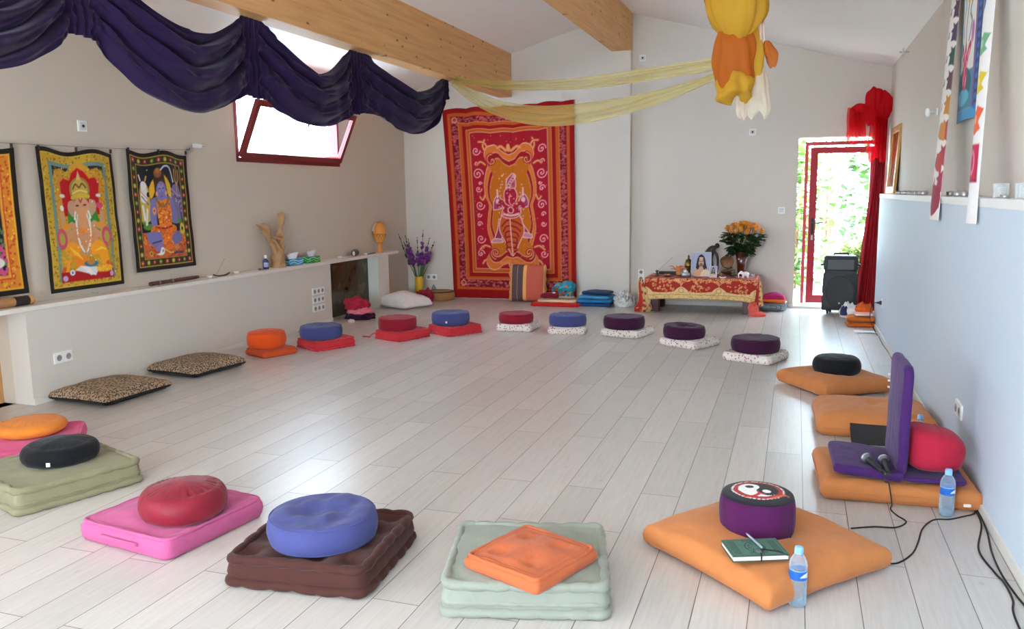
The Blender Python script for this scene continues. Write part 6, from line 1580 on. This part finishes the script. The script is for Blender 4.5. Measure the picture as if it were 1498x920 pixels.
# ------------------------------------------------------------------ speaker, cloths and curtain at the door
t = thing('loudspeaker', 'black wheeled loudspeaker standing in front of the garden door', 'speaker', (.535, 10.72, 0), -3)
SPK = plain('speaker_black', (10, 11, 13), .5, bump=.2, bscale=200); GRL = plain('speaker_grille', (50, 52, 55), .6, bump=.4, bscale=700)
R = []
for k, z in enumerate((.055, .06, .08, .22, .225, .26, .265, .50, .505, .545, .55, .66, .70, .715)):
    w = .40 if z < .3 else .385; w = {.055: .37, .06: .39, .225: .385, .26: .385, .505: .36, .545: .36, .70: .37, .715: .34}.get(z, w)
    q = [(-w/2, -.15), (w/2, -.15), (w/2*.98, -.05), (w/2*.62, .17), (-w/2*.62, .17), (-w/2*.98, -.05)]
    ring = []
    for i in range(len(q)):
        a, b = q[i], q[(i+1) % len(q)]
        for s in (.08, .5, .92): ring.append((a[0]+(b[0]-a[0])*s, a[1]+(b[1]-a[1])*s, z))
    R.append(ring)
MB().rings(R).build('cabinet', SPK, t, smooth='auto')
MB().lathe([(.001, 0), (.15, .001), (.163, .006), (.168, .0)], 40).xf(Matrix.Translation((0, -.150, .275)) @ Matrix.Rotation(PI/2, 4, 'X') @ Matrix.Diagonal((1, 1.18, 1, 1))).build('woofer_grille', GRL, t)
MB().box(-.15, .15, -.158, -.149, .54, .68, .01).build('horn', plain('horn_black', (9, 9, 11), .35), t, smooth=False)
MB().lathe([(.001, 0), (.011, 0), (.011, .004), (.001, .005)], 14).xf(Matrix.Translation((0, -.1585, .145)) @ Matrix.Rotation(PI/2, 4, 'X')).build('emblem', plain('emblem_white', (226, 226, 228), .4), t)
for x in (-.13, .06):
    cf2 = MB().box(x-.018, x+.018, -.08, -.04, .03, .06).build('castor_fork', DARK, t, smooth=False)
    MB().lathe([(.012, -.014), (.028, -.012), (.028, .012), (.012, .014)], 16).xf(Matrix.Translation((x, -.06, .028)) @ Matrix.Rotation(PI/2, 4, 'Y')).build('castor', DARK, cf2)
for x in (-.1, .1): MB().lathe([(.014, 0), (.016, .055), (.014, .057)], 10, cx=x, cy=.1).build('foot', DARK, t)
for s in (-1, 1): MB().tube([(s*.185, -.02, .60), (s*.215, -.02, .595), (s*.215, .06, .595), (s*.17, .07, .60)], .012, 8, smooth=3).build('side_handle', SPK, t)
MB().tube([(-.08, 0, .71), (-.08, 0, .735), (.08, 0, .735), (.08, 0, .71)], .012, 8).build('top_handle', SPK, t)
t = thing('printed_cloth', 'white and navy cloth bundle on the floor before the loudspeaker', 'cloth', (.66, 10.42, 0), -12)
crumple(.26, .20, .15, 41, .5, 40, 14, 3).build('white_cloth', fabric('white_cotton', (232, 228, 226)), t)
crumple(.10, .07, .10, 43, .4, 30, 10).xf(Matrix.Translation((-.065, -.075, .03))).build('navy_patch', fabric('navy_cloth', (54, 56, 96)), t)
crumple(.09, .07, .05, 44, .4, 24, 10).xf(Matrix.Translation((.10, -.03, .12))).build('grey_patch', fabric('grey_lilac', (140, 130, 150)), t)
G_OC = 'orange folded cloths at the foot of the right wall'
zz = .0
for i, (lb, q, sx, sy, h) in enumerate((('rust orange folded shawl at the bottom of the stack by the plug', (190, 92, 36), .30, .26, .045), ('amber folded shawl in the middle of the stack by the plug', (206, 112, 40), .29, .25, .045))):
    t = thing('folded_shawl', lb, 'cloth', (.715, 9.78, zz), 4-6*i, G_OC)
    pad(sx, sy, h, .03, .02, .01, 1.5, .012, 9, 110+i).build('shawl_cloth', fabric('shawl_%d' % i, q), t); zz += .062
t = thing('pink_book', 'pink covered book lying on the orange shawls', 'book', (.735, 9.72, zz+.004), 5)
MB().box(-.09, .09, -.07, .07, 0, .004).box(-.09, .09, -.07, .07, .024, .028).build('cover', plain('pink_cover', (222, 130, 120), .6), t, smooth=False); MB().box(-.086, .088, -.067, .067, .004, .024).build('page_block', plain('page_paper', (226, 222, 210), .8), t, smooth=False)
t = thing('orange_scarf', 'crumpled bright orange scarf on top of the shawl stack', 'cloth', (.755, 9.86, zz+.002), 0, G_OC)
crumple(.17, .13, .10, 47, .8, 34, 12, 4).build('scarf_cloth', fabric('bright_orange', (236, 104, 34)), t)
t = thing('paper_sheet', 'white paper sheet on the floor before the orange shawls', 'paper', (.735, 9.32, .0), 3)
MB().grid(8, 6, lambda u, v: (-.11+.22*u, -.07+.14*v, .003+.004*math.sin(3*u+2*v)+.004)).build('sheet', plain('paper_white2', (240, 240, 240), .7), t, solid=.002)
t = thing('plug', 'black plug in the right wall, its cord dropping to the shawls', 'plug', (XR, 9.13, .345), 0)
MB().lathe([(.022, 0), (.022, .012), (.014, .03), (.007, .05), (.004, .06)], 14).xf(Matrix.Rotation(-PI/2, 4, 'Y')).build('plug_body', DARK, t)
MB().tube([(-.055, 0, 0), (-.085, .01, -.01), (-.10, .06, -.09), (-.09, .16, -.2), (-.05, .30, -.30), (-.03, .40, -.337), (-.03, .2, -.339), (-.03, .0, -.339)], .0045, 7, smooth=6).build('cord', DARK, t)
MB().box(-.004, 0, -.042, .042, -.042, .042).build('socket_plate', WHITE, t, smooth=False)

# red curtain and tulle
CUR = fabric('red_curtain', (168, 10, 26), .2, .06); TUL = sheer('red_tulle', (230, 16, 34), .82)
t = thing('curtain', 'dark red curtain hanging at the right side of the garden door', 'curtain', (.9, 10.93, 0), 0)
def cf_(u, v):
    k = 1-v; x0 = -.035-.16*max(0, k-.25)/.75*1.0+.0; x1 = .095-.0*k; x = x0+(x1-x0)*u
    return (x, .03*math.sin(2*PI*5*u+.7)*(.5+.6*k)+.01*math.sin(2*PI*11*u), .012+2.36*v)
MB().grid(80, 30, cf_).build('curtain_cloth', CUR, t, solid=.003)
MB().tube([(-.34, -.0, 2.40), (.12, -.0, 2.40)], .009, 8).build('curtain_rod', CHROME, t)
t = thing('tulle_drape', 'bright red tulle knotted over the curtain rod above the door', 'drape', (.86, 10.90, 2.40), 0)
def tl(x0, x1, z0, z1, seed, k=6, d=.02, yo=-.03, flare=0):
    def f(u, v):
        xm = (x0+x1)/2; w = (x1-x0)*(1+flare*(1-v)); x = xm+w*(u-.5)
        return (x+.015*nz(u*3, v*2, 0, 1, seed), yo+d*math.sin(2*PI*k*u+seed+v)-.02*math.sin(PI*v), z1+(z0-z1)*(1-v)+.03*math.sin(PI*3*u+seed)*(1-v)-(0.03*(1-abs(2*u-1)) if v > .9 else 0))
    return MB().grid(60, 16, f)
tl(-.32, -.10, -.34, .075, 1, 5).build('left_fall', TUL, t); tl(-.29, -.13, -.20, .05, 5, 4, .03, .01).build('left_fall', TUL, t)
def puff(cx, cz_, rx, rz_, ry, seed, cy=-.05):
    def f(u, v):
        a = 2*PI*u; p = -PI/2+PI*v; q = math.cos(p); n_ = 1+.18*math.sin(7*a+seed)*q+.25*nz(math.cos(a)*q, math.sin(a)*q, v*2, 1.8, seed)
        return (cx+rx*q*math.cos(a)*n_, cy+ry*q*math.sin(a)*n_, cz_+rz_*math.sin(p)*n_)
    return MB().grid(48, 18, f, cu=True)
puff(-.03, .16, .09, .13, .06, 1).build('knot', TUL, t); puff(.08, .08, .085, .16, .06, 2).build('knot', TUL, t); puff(-.05, -.02, .07, .13, .05, 3).build('knot', TUL, t); puff(-.17, .06, .09, .05, .05, 6).build('knot', TUL, t)
tl(-.06, .09, -.56, -.02, 3, 4, .03, -.06, .5).build('tail', TUL, t); tl(-.02, .11, -.40, .12, 8, 4, .03, -.03, .15).build('tail', TUL, t)

# ------------------------------------------------------------------ garden outside
struct('ground', MB().box(-8, 12, YB+.36, 30, -.12, -.06), plain('gravel', (206, 198, 182), .9, var=.2, bscale=20), label='pale gravel outside the door')
LG = []
for i, q in enumerate(((62, 104, 40), (90, 126, 52), (46, 82, 36), (120, 138, 64), (106, 114, 48))):
    m = plain('leaf_%d' % i, q, .5, var=.2, bscale=6)
    b = m.node_tree.nodes['Principled BSDF']; LG.append(m)
def shrub(label, x, y, h, r, mi, seed, n=700, ls=.13):
    R_ = random.Random(seed)
    t = thing('garden_shrub', label, 'shrub', (x, y, -.06), 0, 'leafy garden shrubs seen through the door')
    m = MB()
    for i in range(6):
        a = R_.uniform(0, 6.28); m.tube([(0, 0, 0), (.15*math.cos(a)*r, .15*math.sin(a)*r, h*.4), (.5*r*math.cos(a), .5*r*math.sin(a), h*.85)], [.04, .03, .012], 6, smooth=4)
    m.build('stem', plain('bark', (110, 84, 60), .8, var=.3), t)
    m = MB()
    for i in range(n):
        p = R_.uniform(.04, 1); a = R_.uniform(0, 6.28); q = r*math.sqrt(R_.random())*(.75+.35*math.sin(PI*p))
        c0 = Vector((q*math.cos(a), q*math.sin(a), h*p)); l = ls*R_.uniform(.6, 1.3); d = Vector((R_.uniform(-1, 1), R_.uniform(-1, 1), R_.uniform(-.6, .6))).normalized(); s = d.cross(Vector((R_.uniform(-.5, .5), R_.uniform(-.5, .5), 1))).normalized()*l*.42
        b = len(m.v); nrm = d.cross(s).normalized()*l*.08
        m.v += [tuple(c0), tuple(c0+d*l*.4+s+nrm), tuple(c0+d*l), tuple(c0+d*l*.4-s+nrm), tuple(c0+d*l*.5)]
        m.f += [(b, b+1, b+4), (b+1, b+2, b+4), (b+2, b+3, b+4), (b+3, b, b+4)]
    m.build('foliage', LG[mi], t)
for i, (lb, x, y, h, r, mi) in enumerate((('bright green garden shrub just outside the door, at the left', .0, 13.9, 2.3, .5, 1), ('mid green garden shrub outside the door, at the right', 1.35, 14.6, 2.8, .65, 0), ('yellow green low shrub outside, behind the loudspeaker', .95, 12.9, .8, .35, 3), ('tall leafy tree farther back behind the garden shrubs', .7, 20.0, 4.8, 1.5, 1), ('dark green bush at the far left of the door view', -.6, 16.2, 3.0, .85, 2), ('olive green bush at the far right of the door view', 2.2, 17.2, 3.6, 1.1, 4))):
    shrub(lb, x, y, h, r, mi, 60+i, 800, .16)

# ------------------------------------------------------------------ light and camera
w = bpy.data.worlds.new('sky'); S.world = w; w.use_nodes = True
bgn = w.node_tree.nodes['Background']; bgn.inputs['Color'].default_value = (.66, .84, 1.0, 1); bgn.inputs['Strength'].default_value = 19.0
def area(name, loc, rot, sx, sy, power, col):
    l = bpy.data.lights.new(name, 'AREA'); l.shape = 'RECTANGLE'; l.size = sx; l.size_y = sy; l.energy = power; l.color = col
    o = link(bpy.data.objects.new(name, l)); o.location = loc; o.rotation_euler = rot
    return o
# daylight entering by the glazed opening behind the camera and the window out of frame on the left
area('daylight_behind', ((FX0+FX1)/2, YF-.25, (FZ0+FZ1)/2), (math.radians(90), 0, 0), FX1-FX0-.1, FZ1-FZ0-.1, 84, (.93, .97, 1.0))
area('daylight_left', (XL-.25, -.8, 1.85), (0, math.radians(-90), 0), 1.25, 2.1, 40, (.76, .89, 1.0))
sun = bpy.data.lights.new('sun', 'SUN'); sun.energy = 15; sun.angle = .01; sun.color = (1, .95, .86)
so = link(bpy.data.objects.new('sun', sun)); so.rotation_euler = (math.radians(38), math.radians(-12), 0)

cam = bpy.data.cameras.new('camera'); co = link(bpy.data.objects.new('camera', cam))
cam.sensor_fit = 'HORIZONTAL'; cam.sensor_width = 36; cam.lens = 36*1200/1498; cam.clip_start = .02; cam.clip_end = 200
yaw, pit, rol = .3329557, .14558961, .01363654
f_ = Vector((-math.sin(yaw)*math.cos(pit), math.cos(yaw)*math.cos(pit), -math.sin(pit)))
r0 = Vector((math.cos(yaw), math.sin(yaw), 0)); d0 = f_.cross(r0)
r1 = r0*math.cos(rol)+d0*math.sin(rol); d1 = -r0*math.sin(rol)+d0*math.cos(rol)
up = -d1; bk = -f_
co.matrix_world = Matrix(((r1.x, up.x, bk.x, 0), (r1.y, up.y, bk.y, 0), (r1.z, up.z, bk.z, 1.5), (0, 0, 0, 1)))
S.camera = co
vs = S.view_settings
S.display_settings.display_device = 'sRGB'
vs.view_transform = 'Standard'; vs.look = 'None'; vs.gamma = 1; vs.use_curve_mapping = False; vs.exposure = .58
cy_ = S.cycles
cy_.use_denoising = True; cy_.max_bounces = 10; cy_.diffuse_bounces = 6; cy_.transparent_max_bounces = 24; cy_.sample_clamp_indirect = 8
cy_.caustics_reflective = False; cy_.caustics_refractive = False
